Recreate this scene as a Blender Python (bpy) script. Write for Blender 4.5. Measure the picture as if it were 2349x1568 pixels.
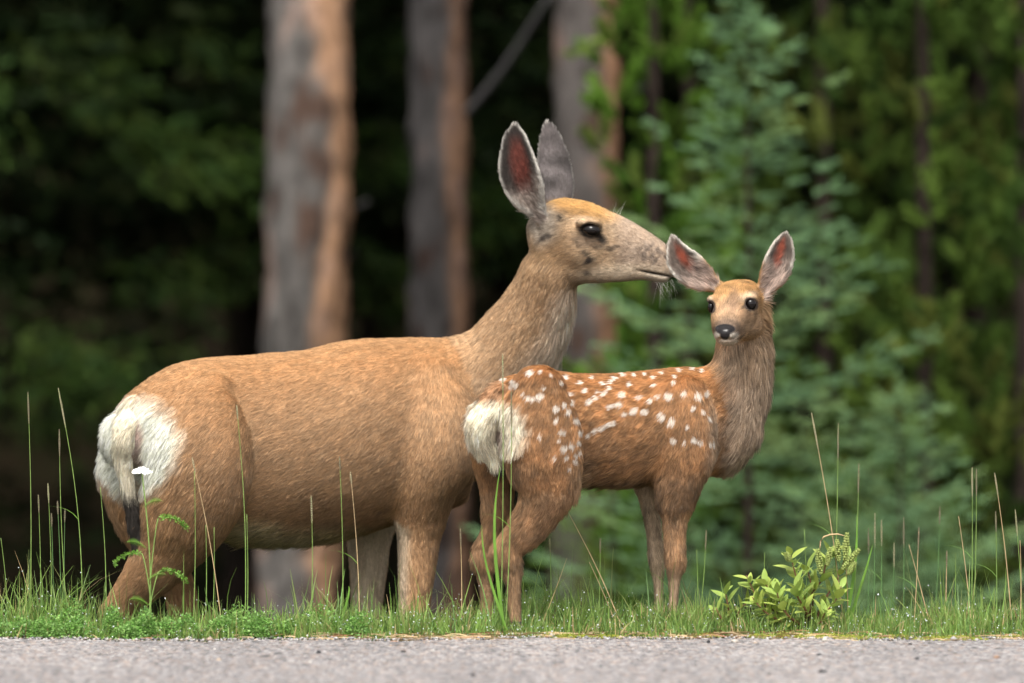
# Doe and fawn on a forest roadside: every thing is built in mesh / hair-curve code.
import bpy, math, random
import numpy as np

for o in list(bpy.data.objects):
    bpy.data.objects.remove(o, do_unlink=True)
scene = bpy.context.scene
COL = scene.collection
RNG = np.random.default_rng(7)
random.seed(7)

# ------------------------------------------------------------------ camera
# Picture units "v": the photograph scaled to 2349 px wide. A pixel gives a direction only,
# the distance Y (metres beyond the fawn) comes from what each thing stands on.
VW, VH = 2349.0, 1568.0
FV, CX, HY = 12082.0, 1174.5, 542.0
DIST, CAMH = 12.5, 0.94
cam_d = bpy.data.cameras.new('camera')
cam = bpy.data.objects.new('camera', cam_d)
COL.objects.link(cam)
cam.location = (0, -DIST, CAMH)
cam.rotation_euler = (math.pi / 2, 0, 0)
cam_d.sensor_width = 36
cam_d.lens = 36 * FV / VW
cam_d.shift_y = (HY - VH / 2) / VW
cam_d.clip_start = 0.1
cam_d.clip_end = 400
cam_d.dof.use_dof = True
cam_d.dof.focus_distance = DIST + 0.10
cam_d.dof.aperture_fstop = 2.0
scene.camera = cam

# ------------------------------------------------------------------ light
SUN_EL, SUN_AZ = math.radians(58), math.radians(190)   # azimuth from +Y (north) clockwise: high behind the camera
world = bpy.data.worlds.new('World')
scene.world = world
world.use_nodes = True
wn = world.node_tree
wn.nodes.clear()
sky = wn.nodes.new('ShaderNodeTexSky')
sky.sky_type = 'NISHITA'
sky.sun_disc = False
sky.sun_elevation = SUN_EL
sky.sun_rotation = SUN_AZ
sky.dust_density = 4.0
sky.air_density = 1.0
hs = wn.nodes.new('ShaderNodeHueSaturation')      # thin cloud cover: a paler sky
hs.inputs['Saturation'].default_value = 0.12
bg = wn.nodes.new('ShaderNodeBackground')
bg.inputs['Strength'].default_value = 0.10
wo = wn.nodes.new('ShaderNodeOutputWorld')
wn.links.new(sky.outputs[0], hs.inputs['Color'])
wn.links.new(hs.outputs[0], bg.inputs['Color'])
wn.links.new(bg.outputs[0], wo.inputs['Surface'])
sun_d = bpy.data.lights.new('sun', 'SUN')
sun_d.energy = 1.5
sun_d.angle = math.radians(22)
sun_d.color = (1.0, 0.955, 0.88)
sun = bpy.data.objects.new('sun', sun_d)
COL.objects.link(sun)
# direction towards the sun
sdir = np.array([math.sin(SUN_AZ) * math.cos(SUN_EL), math.cos(SUN_AZ) * math.cos(SUN_EL), math.sin(SUN_EL)])
sun.rotation_euler = (math.pi / 2 - SUN_EL, 0, math.pi - SUN_AZ)
sun.location = tuple(sdir * 30)

scene.view_settings.view_transform = 'Standard'
scene.view_settings.look = 'None'
scene.view_settings.exposure = 1.65
scene.view_settings.gamma = 1.0
scene.view_settings.use_curve_mapping = False
scene.render.engine = 'CYCLES'
cy = scene.cycles
cy.max_bounces = 6
cy.diffuse_bounces = 3
cy.glossy_bounces = 3
cy.transmission_bounces = 5
cy.transparent_max_bounces = 8
cy.use_denoising = True
cy.sample_clamp_indirect = 4.0
cy.caustics_reflective = False
cy.caustics_refractive = False
scene.cycles_curves.shape = 'RIBBONS'
scene.cycles_curves.subdivisions = 2


# ------------------------------------------------------------------ helpers
def P(vx, vy, Y):
    d = (Y + DIST) / FV
    return np.array([(vx - CX) * d, Y, CAMH - (vy - HY) * d])


def ground_z(x, y):
    """road side: level to the bank, then down to the forest floor"""
    x = np.asarray(x, float)
    y = np.asarray(y, float)
    y0 = 0.02 + 0.28 / (1 + np.exp(-(x + 0.45) * 5.0))
    t = np.clip((y - y0) / 0.30, 0, 1)
    s = t * t * (3 - 2 * t)
    z = -0.27 * s
    z = z - 0.075 * np.clip(y - 1.2, 0, 15)
    n = 0.012 * np.sin(x * 5.1 + y * 3.3) + 0.008 * np.sin(x * 11.7 - y * 7.1 + 1)
    return z + n * np.clip((y + 0.2) / 0.3, 0, 1)


def road_edge(x):
    x = np.asarray(x, float)
    return -0.26 + 0.030 * np.sin(x * 3.2 + .5) + 0.022 * np.sin(x * 11 + 1) + 0.014 * np.sin(x * 29) + 0.010 * np.sin(x * 67 + 2)


def tag(o, label=None, cat=None, group=None, kind=None):
    if label: o['label'] = label
    if cat: o['category'] = cat
    if group: o['group'] = group
    if kind: o['kind'] = kind
    return o


def wloc(o):
    l = np.zeros(3)
    while o is not None:
        l += np.array(o.location)
        o = o.parent
    return l


def mesh_obj(name, verts, faces, mats, parent=None, smooth=True, mat_idx=None):
    me = bpy.data.meshes.new(name)
    verts = np.asarray(verts, np.float64)
    if parent is not None:
        verts = verts - wloc(parent)        # vertices are given in world space
    verts = verts.astype(np.float32)
    if isinstance(faces, np.ndarray):
        nf, k = faces.shape
        me.vertices.add(len(verts))
        me.vertices.foreach_set('co', verts.ravel())
        me.loops.add(nf * k)
        me.loops.foreach_set('vertex_index', faces.astype(np.int32).ravel())
        me.polygons.add(nf)
        me.polygons.foreach_set('loop_start', np.arange(0, nf * k, k, dtype=np.int32))
        me.polygons.foreach_set('loop_total', np.full(nf, k, np.int32))
        me.update(calc_edges=True)
        me.validate()
    else:
        me.from_pydata(verts.tolist(), [], faces)
    for m in (mats if isinstance(mats, (list, tuple)) else [mats]):
        me.materials.append(m)
    if smooth:
        me.polygons.foreach_set('use_smooth', np.ones(len(me.polygons), bool))
    if mat_idx is not None:
        me.polygons.foreach_set('material_index', np.asarray(mat_idx, np.int32))
    o = bpy.data.objects.new(name, me)
    COL.objects.link(o)
    if parent is not None:
        o.parent = parent
    return o


def empty(name, loc):
    o = bpy.data.objects.new(name, None)
    o.empty_display_size = 0.1
    COL.objects.link(o)
    o.location = tuple(float(v) for v in loc)
    return o


def set_attr(me, name, data, typ='FLOAT_COLOR', dom='POINT'):
    a = me.attributes.new(name, typ, dom)
    if typ == 'FLOAT_COLOR':
        a.data.foreach_set('color', np.ascontiguousarray(data, np.float32).ravel())
    else:
        a.data.foreach_set('value', np.ascontiguousarray(data, np.float32).ravel())


def norm(v, axis=-1):
    return v / np.maximum(np.linalg.norm(v, axis=axis, keepdims=True), 1e-9)


class Noise:
    """cheap smooth noise: sum of random plane waves"""
    def __init__(self, freq, n=14, seed=0):
        r = np.random.default_rng(seed)
        d = norm(r.normal(size=(n, 3)))
        self.k = (d * freq * r.uniform(.6, 1.5, (n, 1)) * 2 * math.pi)
        self.p = r.uniform(0, 6.28, n)
        self.n = n

    def __call__(self, p):
        return np.sin(p @ self.k.T + self.p).sum(1) / math.sqrt(self.n / 2)


def smooth01(a, b, x):
    t = np.clip((x - a) / (b - a), 0, 1)
    return t * t * (3 - 2 * t)


# ------------------------------------------------------------------ node material helpers
def new_mat(name):
    m = bpy.data.materials.new(name)
    m.use_nodes = True
    nt = m.node_tree
    nt.nodes.clear()
    out = nt.nodes.new('ShaderNodeOutputMaterial')
    return m, nt, out


def principled(nt, out, rough=0.7, spec=0.3):
    b = nt.nodes.new('ShaderNodeBsdfPrincipled')
    b.inputs['Roughness'].default_value = rough
    b.inputs['Specular IOR Level'].default_value = spec
    nt.links.new(b.outputs[0], out.inputs['Surface'])
    return b


def ramp(nt, stops, inp=None):
    r = nt.nodes.new('ShaderNodeValToRGB')
    el = r.color_ramp.elements
    while len(el) > 1:
        el.remove(el[-1])
    el[0].position = stops[0][0]
    el[0].color = (*stops[0][1], 1)
    for p, c in stops[1:]:
        e = el.new(p)
        e.color = (*c, 1)
    if inp is not None:
        nt.links.new(inp, r.inputs['Fac'])
    return r


def noise_node(nt, scale, detail=4, rough=.55, coord='Object', stretch=None):
    tc = nt.nodes.new('ShaderNodeTexCoord')
    src = tc.outputs[coord]
    if stretch:
        mp = nt.nodes.new('ShaderNodeMapping')
        mp.inputs['Scale'].default_value = stretch
        nt.links.new(src, mp.inputs['Vector'])
        src = mp.outputs[0]
    n = nt.nodes.new('ShaderNodeTexNoise')
    n.inputs['Scale'].default_value = scale
    n.inputs['Detail'].default_value = detail
    n.inputs['Roughness'].default_value = rough
    nt.links.new(src, n.inputs['Vector'])
    return n


def attr_mat(name, rough=.7, spec=.3, translucent=0.0, attr='col', rough_attr=None):
    """colour from a stored surface attribute; optional thin-leaf translucency"""
    m, nt, out = new_mat(name)
    a = nt.nodes.new('ShaderNodeAttribute')
    a.attribute_name = attr
    b = principled(nt, out, rough, spec)
    nt.links.new(a.outputs['Color'], b.inputs['Base Color'])
    if rough_attr:
        ra = nt.nodes.new('ShaderNodeAttribute')
        ra.attribute_name = rough_attr
        nt.links.new(ra.outputs['Fac'], b.inputs['Roughness'])
    if translucent > 0:
        t = nt.nodes.new('ShaderNodeBsdfTranslucent')
        nt.links.new(a.outputs['Color'], t.inputs['Color'])
        mx = nt.nodes.new('ShaderNodeMixShader')
        mx.inputs[0].default_value = translucent
        nt.links.new(b.outputs[0], mx.inputs[1])
        nt.links.new(t.outputs[0], mx.inputs[2])
        nt.links.new(mx.outputs[0], out.inputs['Surface'])
    return m


# ------------------------------------------------------------------ implicit bodies
def catmull(pts, per):
    pts = np.asarray(pts, float)
    n = len(pts)
    ext = np.vstack([2 * pts[0] - pts[1], pts, 2 * pts[-1] - pts[-2]])
    out = []
    for i in range(n - 1):
        p0, p1, p2, p3 = ext[i:i + 4]
        for t in np.arange(per) / per:
            out.append(.5 * (2 * p1 + (p2 - p0) * t + (2 * p0 - 5 * p1 + 4 * p2 - p3) * t * t + (3 * p1 - p0 - 3 * p2 + p3) * t ** 3))
    out.append(pts[-1])
    return np.array(out)


class Tube:
    """swept elliptical section; stations (vx, vy, Y, a [m], b [v units]); up = direction of b"""
    def __init__(self, st, up=(0, 0, 1), k=.03, flow=1, name='', per=5, cap=1.0, exp=2.0):
        rows = []
        for (vx, vy, Y, a, b) in st:
            rows.append([*P(vx, vy, Y), a, b * (Y + DIST) / FV])
        S = catmull(rows, per)
        self.c = S[:, :3]
        self.a = np.maximum(S[:, 3], .003)
        self.b = np.maximum(S[:, 4], .003)
        T = norm(np.gradient(self.c, axis=0))
        up = np.asarray(up, float)
        L = norm(np.cross(T, up))
        V = np.cross(L, T)
        self.T, self.L, self.V = T, L, V
        self.step = np.linalg.norm(np.gradient(self.c, axis=0), axis=1)
        self.k, self.flow, self.name, self.cap, self.exp = k, flow, name, cap, exp
        R = np.maximum(self.a, self.b)[:, None]
        m = k * 1.5 + .03
        self.lo = (self.c - R).min(0) - m
        self.hi = (self.c + R).max(0) + m

    def dist(self, p, want=False):
        d2 = (self.c ** 2).sum(1)[None] - 2 * p @ self.c.T
        i = d2.argmin(1)
        w = ((p - self.c[i]) * self.T[i]).sum(1)
        f = w / self.step[i]
        j = np.clip(i + np.sign(f).astype(int), 0, len(self.c) - 1)
        f = np.clip(np.abs(f), 0, .5)
        g = (1 - f)[:, None]
        c = self.c[i] * g + self.c[j] * (1 - g)
        L = self.L[i] * g + self.L[j] * (1 - g)
        V = self.V[i] * g + self.V[j] * (1 - g)
        a = self.a[i] * (1 - f) + self.a[j] * f
        b = self.b[i] * (1 - f) + self.b[j] * f
        q = p - c
        u = (q * L).sum(1)
        v = (q * V).sum(1)
        r2 = np.maximum((q * q).sum(1) - u * u - v * v, 0)
        e = np.minimum(a, b) * self.cap
        end = (i == 0) | (i == len(self.c) - 1)
        r2 = np.where(end, r2, 0)
        x, y, z = u / a, v / b, np.sqrt(r2) / e
        if self.exp != 2:
            n = (np.abs(x) ** self.exp + np.abs(y) ** self.exp) ** (2 / self.exp) + z * z
        else:
            n = x * x + y * y + z * z
        n = np.sqrt(np.maximum(n, 1e-8))
        g = np.sqrt((u / a / a) ** 2 + (v / b / b) ** 2 + r2 / e ** 4)
        d = n * (n - 1) / np.maximum(g, 1e-6)
        d = np.where(n < .3, -np.minimum(a, b) * .7, d)
        if want:
            return d, self.T[i] * self.flow, i / (len(self.c) - 1), u, v
        return d


class Blob:
    def __init__(self, v, r, ax=None, k=.02, name='', flow=(0, 0, -1)):
        """ellipsoid: centre (vx, vy, Y), radii in m along rows of ax"""
        self.c = P(*v)
        self.r = np.asarray(r, float)
        self.ax = np.eye(3) if ax is None else norm(np.asarray(ax, float))
        self.k, self.name = k, name
        self.flowv = norm(np.asarray(flow, float))
        m = self.r.max() + k * 1.5 + .03
        self.lo, self.hi = self.c - m, self.c + m

    def dist(self, p, want=False):
        q = (p - self.c) @ self.ax.T
        k0 = np.linalg.norm(q / self.r, axis=1)
        k1 = np.linalg.norm(q / self.r ** 2, axis=1)
        d = k0 * (k0 - 1) / np.maximum(k1, 1e-6)
        d = np.where(k0 < .2, -self.r.min() * .8, d)
        if want:
            return d, np.broadcast_to(self.flowv, p.shape), np.zeros(len(p)), np.zeros(len(p)), np.zeros(len(p))
        return d


class Ear:
    """cupped leaf-shaped sheet. axis: points base->tip (v,v,Y); half widths in m on either side; opening direction n"""
    def __init__(self, axis, wl, wr, n, cup=.5, thick=.0035, k=.012, name='ear', roll=0.9):
        A = catmull([P(*a) for a in axis], 8)
        m = len(A)
        t = np.linspace(0, 1, m)
        fx = np.linspace(0, 1, len(wl))
        wl = np.interp(t, fx, wl)
        wr = np.interp(t, fx, wr)
        T = norm(np.gradient(A, axis=0))
        n = norm(np.asarray(n, float))
        side = norm(np.cross(T, n))
        N = np.cross(side, T)
        S = np.linspace(-1, 1, 25)
        pts, tt, ss, nn = [], [], [], []
        for s in S:
            w = np.where(s < 0, wl, wr)
            ang = np.abs(s) * roll * (1.15 - .55 * t)            # rolled more towards the base
            rad = w / np.maximum(np.sin(roll * (1.15 - .55 * t)), .2)
            lat = np.sign(s) * rad * np.sin(ang)
            dep = rad * (1 - np.cos(ang)) * cup * 2
            pts.append(A + side * lat[:, None] + N * dep[:, None])
            nrm = norm(N * np.cos(ang)[:, None] - side * (np.sign(s) * np.sin(ang))[:, None])
            nn.append(nrm)
            tt.append(t)
            ss.append(np.full(m, s))
        self.c = np.vstack(pts)
        self.t = np.concatenate(tt)
        self.s = np.concatenate(ss)
        self.n = np.vstack(nn)
        self.T = np.tile(T, (len(S), 1))
        self.side = np.tile(side, (len(S), 1))
        self.th = thick
        self.k, self.name = k, name
        mg = thick + k * 1.5 + .02
        self.lo, self.hi = self.c.min(0) - mg, self.c.max(0) + mg

    def near(self, p):
        c = self.c.astype(np.float32)
        i = ((c ** 2).sum(1)[None] - 2 * p.astype(np.float32) @ c.T).argmin(1)
        return i

    def dist(self, p, want=False):
        i = np.concatenate([self.near(p[j:j + 20000]) for j in range(0, len(p), 20000)]) if len(p) else np.zeros(0, int)
        q = p - self.c[i]
        h = (q * self.n[i]).sum(1)
        lat = np.sqrt(np.maximum((q * q).sum(1) - h * h, 0))
        rim = (np.abs(self.s[i]) > .99) | (self.t[i] > .99)
        d = np.where(rim, np.linalg.norm(q, axis=1), np.abs(h)) - self.th * (1.5 - .5 * self.t[i])
        if want:
            return d, self.T[i], self.t[i], self.s[i], h
        return d


def smin(a, b, k):
    h = np.maximum(k - np.abs(a - b), 0) / k
    return np.minimum(a, b) - h * h * k * .25


class Body:
    def __init__(self, prims, cuts=()):
        self.p, self.cuts = prims, cuts
        self.lo = np.min([q.lo for q in prims], 0)
        self.hi = np.max([q.hi for q in prims], 0)

    def __call__(self, pts):
        out = np.full(len(pts), .12)
        for q in self.p:
            m = np.all((pts > q.lo) & (pts < q.hi), axis=1)
            if m.any():
                out[m] = smin(out[m], q.dist(pts[m]), q.k)
        for q in self.cuts:
            m = np.all((pts > q.lo) & (pts < q.hi), axis=1)
            if m.any():
                out[m] = -smin(-out[m], q.dist(pts[m]), q.k)
        return out

    def hit(self, vx, vy, y0=-.6, y1=1.3, n=240):
        Y = np.linspace(y0, y1, n)
        pts = np.array([P(vx, vy, y) for y in Y])
        d = self(pts)
        i = np.argmax(d < 0)
        if d[i] >= 0:
            return None
        t = d[i - 1] / (d[i - 1] - d[i] + 1e-9)
        return Y[i - 1] + t * (Y[i] - Y[i - 1])

    def mesh(self, h):
        lo, hi = self.lo, self.hi
        B = 6
        nb = np.ceil((hi - lo) / (h * B)).astype(int) + 1
        n = nb * B
        bi = np.stack(np.meshgrid(*[np.arange(k) for k in nb], indexing='ij'), -1).reshape(-1, 3)
        cen = lo + (bi * B + (B - 1) / 2) * h
        dc = self(cen)
        act = np.abs(dc) < h * B * 1.7
        D = np.repeat(np.repeat(np.repeat(dc.reshape(nb).astype(np.float32), B, 0), B, 1), B, 2)
        D = np.where(D > 0, 1, -1).astype(np.float32)
        off = np.stack(np.meshgrid(*[np.arange(B)] * 3, indexing='ij'), -1).reshape(-1, 3)
        ab = bi[act]
        for s in range(0, len(ab), 3000):
            idx = (ab[s:s + 3000, None] * B + off[None]).reshape(-1, 3)
            D[idx[:, 0], idx[:, 1], idx[:, 2]] = self(lo + idx * h)
        # naive surface nets
        neg = D < 0
        c = [neg[i:n[0] - 1 + i, j:n[1] - 1 + j, k:n[2] - 1 + k] for i in (0, 1) for j in (0, 1) for k in (0, 1)]
        cnt = sum(x.astype(np.int8) for x in c)
        cells = np.argwhere((cnt > 0) & (cnt < 8))
        vid = np.full(tuple(n - 1), -1, np.int32)
        vid[cells[:, 0], cells[:, 1], cells[:, 2]] = np.arange(len(cells))
        cor = np.array([[i, j, k] for i in (0, 1) for j in (0, 1) for k in (0, 1)])
        val = np.stack([D[cells[:, 0] + a, cells[:, 1] + b, cells[:, 2] + d] for a, b, d in cor], 1)
        acc = np.zeros((len(cells), 3))
        num = np.zeros(len(cells))
        for x in range(8):
            for y in range(x + 1, 8):
                if np.abs(cor[x] - cor[y]).sum() == 1:
                    m = (val[:, x] < 0) != (val[:, y] < 0)
                    t = val[:, x] / np.where(m, val[:, x] - val[:, y], 1)
                    pt = cor[x] + t[:, None] * (cor[y] - cor[x])
                    acc += np.where(m[:, None], pt, 0)
                    num += m
        V = lo + (cells + acc / num[:, None]) * h
        F = []
        for ax in range(3):
            sl0 = [slice(1, n[i] - 1) for i in range(3)]
            sl1 = list(sl0)
            sl0[ax] = slice(0, n[ax] - 1)
            sl1[ax] = slice(1, n[ax])
            a, b = neg[tuple(sl0)], neg[tuple(sl1)]
            e = np.argwhere(a != b)
            inv = a[e[:, 0], e[:, 1], e[:, 2]]
            e = e + 1
            e[:, ax] -= 1
            u, w = (ax + 1) % 3, (ax + 2) % 3
            q = []
            for du, dw in ((-1, -1), (0, -1), (0, 0), (-1, 0)):
                g = e.copy()
                g[:, u] += du
                g[:, w] += dw
                g = np.clip(g, 0, n - 2)
                q.append(vid[g[:, 0], g[:, 1], g[:, 2]])
            q = np.stack(q, 1)
            q[~inv] = q[~inv][:, ::-1]
            F.append(q)
        F = np.vstack(F)
        F = F[(F >= 0).all(1)]
        return V, F

    def grad(self, p, e=.002):
        g = np.stack([self(p + d) - self(p - d) for d in np.eye(3) * e], 1)
        return norm(g)

    def info(self, p):
        """per point: nearest primitive index, its flow direction blend, own parameters"""
        n = len(p)
        best = np.full(n, 9.0)
        idx = np.zeros(n, int)
        par = np.zeros((n, 3))
        fl = np.zeros((n, 3))
        W = np.zeros(n)
        for q_i, q in enumerate(self.p):
            m = np.all((p > q.lo) & (p < q.hi), axis=1)
            if not m.any():
                continue
            d, T, t, u, v = q.dist(p[m], True)
            w = np.exp(-np.clip(d, -.01, 1) / .012)
            fl[m] += T * w[:, None]
            W[m] += w
            better = d < best[m]
            ids = np.where(m)[0][better]
            best[ids] = d[better]
            idx[ids] = q_i
            par[ids] = np.stack([t, u, v], 1)[better]
        return idx, par, fl / np.maximum(W, 1e-6)[:, None]


def keep_largest(V, F):
    """drop stray islands so the body is one continuous surface"""
    lab = np.arange(len(V))
    while True:
        m = lab[F].min(1)
        new = lab.copy()
        for c in range(4):
            np.minimum.at(new, F[:, c], m)
        new = new[new]
        if (new == lab).all():
            break
        lab = new
    ids, cnt = np.unique(lab, return_counts=True)
    k = lab == ids[cnt.argmax()]
    remap = np.cumsum(k) - 1
    F = F[k[F].all(1)]
    return V[k], remap[F]


def smooth_mesh(V, F, it=2, lam=.5):
    e = np.vstack([F[:, [0, 1]], F[:, [1, 2]], F[:, [2, 3]], F[:, [3, 0]]])
    for s in range(it):
        acc = np.zeros_like(V)
        cnt = np.zeros(len(V))
        for a, b in ((0, 1), (1, 0)):
            for ax in range(3):
                acc[:, ax] += np.bincount(e[:, a], V[e[:, b], ax], len(V))
            cnt += np.bincount(e[:, a], minlength=len(V))
        V = V + lam * (acc / np.maximum(cnt, 1)[:, None] - V)
    return V


def smooth_where(A, F, mask, it=3):
    """relax per-vertex values over the surface, only inside mask"""
    e = np.vstack([F[:, [0, 1]], F[:, [1, 2]], F[:, [2, 3]], F[:, [3, 0]]])
    e = e[mask[e].all(1)]
    for s in range(it):
        acc = np.zeros_like(A)
        cnt = np.zeros(len(A))
        for a, b in ((0, 1), (1, 0)):
            for ax in range(A.shape[1]):
                acc[:, ax] += np.bincount(e[:, a], A[e[:, b], ax], len(A))
            cnt += np.bincount(e[:, a], minlength=len(A))
        m = mask & (cnt > 0)
        A = np.where(m[:, None], .5 * A + .5 * acc / np.maximum(cnt, 1)[:, None], A)
    return A


def vert_normals(V, F):
    n = np.cross(V[F[:, 2]] - V[F[:, 0]], V[F[:, 3]] - V[F[:, 1]])
    N = np.zeros_like(V)
    for c in range(4):
        for ax in range(3):
            N[:, ax] += np.bincount(F[:, c], n[:, ax], len(V))
    return norm(N)


def grow_fur(name, V, F, N, flow, length, dens, lift, col, parent, mat, rad=(.00055, .00008), seed=1, clump=.35, pts=5, droop=0.25, col_fn=None, freq=55, len_var=.35, streak_amp=.17):
    """hair curves rooted on the skin: per-vertex flow, length, density (per m2), lift and colour"""
    r = np.random.default_rng(seed)
    tri = np.vstack([F[:, [0, 1, 2]], F[:, [0, 2, 3]]])
    ar = .5 * np.linalg.norm(np.cross(V[tri[:, 1]] - V[tri[:, 0]], V[tri[:, 2]] - V[tri[:, 0]]), axis=1)
    w = ar * dens[tri].mean(1)
    n = int(w.sum())
    pick = np.searchsorted(np.cumsum(w) / w.sum(), r.random(n))
    pick = np.clip(pick, 0, len(tri) - 1)
    t = tri[pick]
    a, b = r.random(n), r.random(n)
    s = a + b > 1
    a[s], b[s] = 1 - a[s], 1 - b[s]
    bc = np.stack([1 - a - b, a, b], 1)[:, :, None]
    mix = lambda A: (A[t] * (bc if A.ndim > 1 else bc[:, :, 0])).sum(1)
    p = mix(V)
    nn = norm(mix(N))
    f = mix(flow)
    L = mix(length) * r.uniform(1 - len_var, 1 + len_var, n)
    li = mix(lift)
    f = norm(f - nn * (f * nn).sum(1)[:, None])
    bt = np.cross(nn, f)
    n1, n2, n3 = Noise(freq, seed=seed + 1), Noise(freq * .35, seed=seed + 2), Noise(freq * 1.6, seed=seed + 3)
    sw = clump * (.6 * n1(p) + .6 * n2(p) + .35 * r.normal(size=n))
    st = np.stack([(p * bt).sum(1), (p * f).sum(1) * .13, (p * nn).sum(1) * .1], 1)
    streak = .6 * Noise(70, 20, seed=seed + 7)(st) + .6 * Noise(150, 20, seed=seed + 8)(st)
    f = norm(f + bt * sw[:, None])
    li = np.clip(li * (1 + .35 * n3(p) + streak_amp * 2.0 * streak + .3 * r.normal(size=n)), .03, 1.5)
    L = L * (1 + .15 * n2(p + .7))
    u = np.linspace(0, 1, pts)
    pos = np.empty((n, pts, 3), np.float32)
    side = bt * (r.normal(size=n) * .10)[:, None]
    dr = droop * np.clip(li * 2, 0, 1)
    for j, x in enumerate(u):
        hgt = .0004 + li * L * (x - .45 * x * x) + .0012 * x
        q = p + nn * hgt[:, None] + f * (L * x)[:, None] + side * (L * x * x * .35)[:, None]
        q[:, 2] -= dr * L * x * x * .35
        pos[:, j] = q
    mid = p + f * (L * .5)[:, None]
    nrm = norm(nn + .22 * r.normal(size=(n, 3)) + f * .12)
    c = col_fn(p, mid, mix(col) * np.clip(1 + streak_amp * streak, .5, 1.5)[:, None], r)
    pos -= wloc(parent).astype(np.float32)
    cv = bpy.data.hair_curves.new(name)
    cv.add_curves([pts] * n)
    cv.attributes['position'].data.foreach_set('vector', pos.ravel()) if 'position' in cv.attributes else None
    rr = (rad[0] + (rad[1] - rad[0]) * u ** 1.5)[None] * r.uniform(.7, 1.3, (n, 1)) * np.clip(L / .02, .55, 1.3)[:, None]
    ra = cv.attributes.get('radius') or cv.attributes.new('radius', 'FLOAT', 'POINT')
    ra.data.foreach_set('value', rr.astype(np.float32).ravel())
    ca = cv.attributes.new('col', 'FLOAT_COLOR', 'CURVE')
    ca.data.foreach_set('color', np.hstack([np.clip(c, 0.004, 1), np.ones((n, 1))]).astype(np.float32).ravel())
    na = cv.attributes.new('skin_normal', 'FLOAT_VECTOR', 'CURVE')
    na.data.foreach_set('vector', nrm.astype(np.float32).ravel())
    cv.materials.append(mat)
    o = bpy.data.objects.new(name, cv)
    COL.objects.link(o)
    o.parent = parent
    return o, n


def hair_mat(name):
    """opaque hair: scattered light off and through each strand"""
    m, nt, out = new_mat(name)
    a = nt.nodes.new('ShaderNodeAttribute')
    a.attribute_name = 'col'
    d = nt.nodes.new('ShaderNodeBsdfDiffuse')
    t = nt.nodes.new('ShaderNodeBsdfTranslucent')
    h = nt.nodes.new('ShaderNodeBsdfHair')
    h.component = 'Reflection'
    h.inputs['RoughnessU'].default_value = .35
    h.inputs['RoughnessV'].default_value = .8
    h.inputs['Color'].default_value = (.5, .47, .42, 1)
    mx = nt.nodes.new('ShaderNodeMixShader')
    mx.inputs[0].default_value = .25
    m2 = nt.nodes.new('ShaderNodeMixShader')
    m2.inputs[0].default_value = .07
    na = nt.nodes.new('ShaderNodeAttribute')
    na.attribute_name = 'skin_normal'
    nt.links.new(na.outputs['Vector'], d.inputs['Normal'])
    nt.links.new(a.outputs['Color'], d.inputs['Color'])
    nt.links.new(a.outputs['Color'], t.inputs['Color'])
    nt.links.new(d.outputs[0], mx.inputs[1])
    nt.links.new(t.outputs[0], mx.inputs[2])
    nt.links.new(mx.outputs[0], m2.inputs[1])
    nt.links.new(h.outputs[0], m2.inputs[2])
    nt.links.new(m2.outputs[0], out.inputs['Surface'])
    return m


# ------------------------------------------------------------------ the doe
X_UP = (1, 0, 0)
SKIN = attr_mat('skin', .75, .2, rough_attr='gloss')
HAIR = hair_mat('coat_hair')


def eye_mat():
    m, nt, out = new_mat('wet_dark_eye')
    b = principled(nt, out, .02, .22)
    b.inputs['Base Color'].default_value = (.006, .0045, .004, 1)
    b.inputs['Coat Weight'].default_value = .0
    b.inputs['Coat Roughness'].default_value = .03
    return m


EYE = eye_mat()


def sphere(c, r, ax=None, nu=20, nv=12):
    c = np.asarray(c, float)
    V = [[0, 0, 1]]
    for i in range(1, nv):
        th = math.pi * i / nv
        for j in range(nu):
            ph = 2 * math.pi * j / nu
            V.append([math.sin(th) * math.cos(ph), math.sin(th) * math.sin(ph), math.cos(th)])
    V.append([0, 0, -1])
    F = [[0, 1 + j, 1 + (j + 1) % nu] for j in range(nu)]
    for i in range(nv - 2):
        for j in range(nu):
            a, b = 1 + i * nu + j, 1 + i * nu + (j + 1) % nu
            F.append([a, a + nu, b + nu, b])
    k = 1 + (nv - 2) * nu
    F += [[k + j, len(V) - 1, k + (j + 1) % nu] for j in range(nu)]
    V = np.array(V) * np.asarray(r)
    if ax is not None:
        V = V @ norm(np.asarray(ax, float))
    return V + c, F


def px_of(p):
    d = FV / (p[:, 1] + DIST)
    return CX + p[:, 0] * d, HY + (CAMH - p[:, 2]) * d


def ell(vx, vy, cx, cy, rx, ry, soft=.35, rot=0.0):
    """1 inside an ellipse drawn on the flank as seen from the side, 0 outside"""
    c, s = math.cos(math.radians(rot)), math.sin(math.radians(rot))
    dx, dy = vx - cx, vy - cy
    r = np.hypot((dx * c + dy * s) / rx, (-dx * s + dy * c) / ry)
    return 1 - smooth01(1 - soft, 1 + soft, r)


def lerp(a, b, w):
    return a + (np.asarray(b) - a) * w[:, None]


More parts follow.
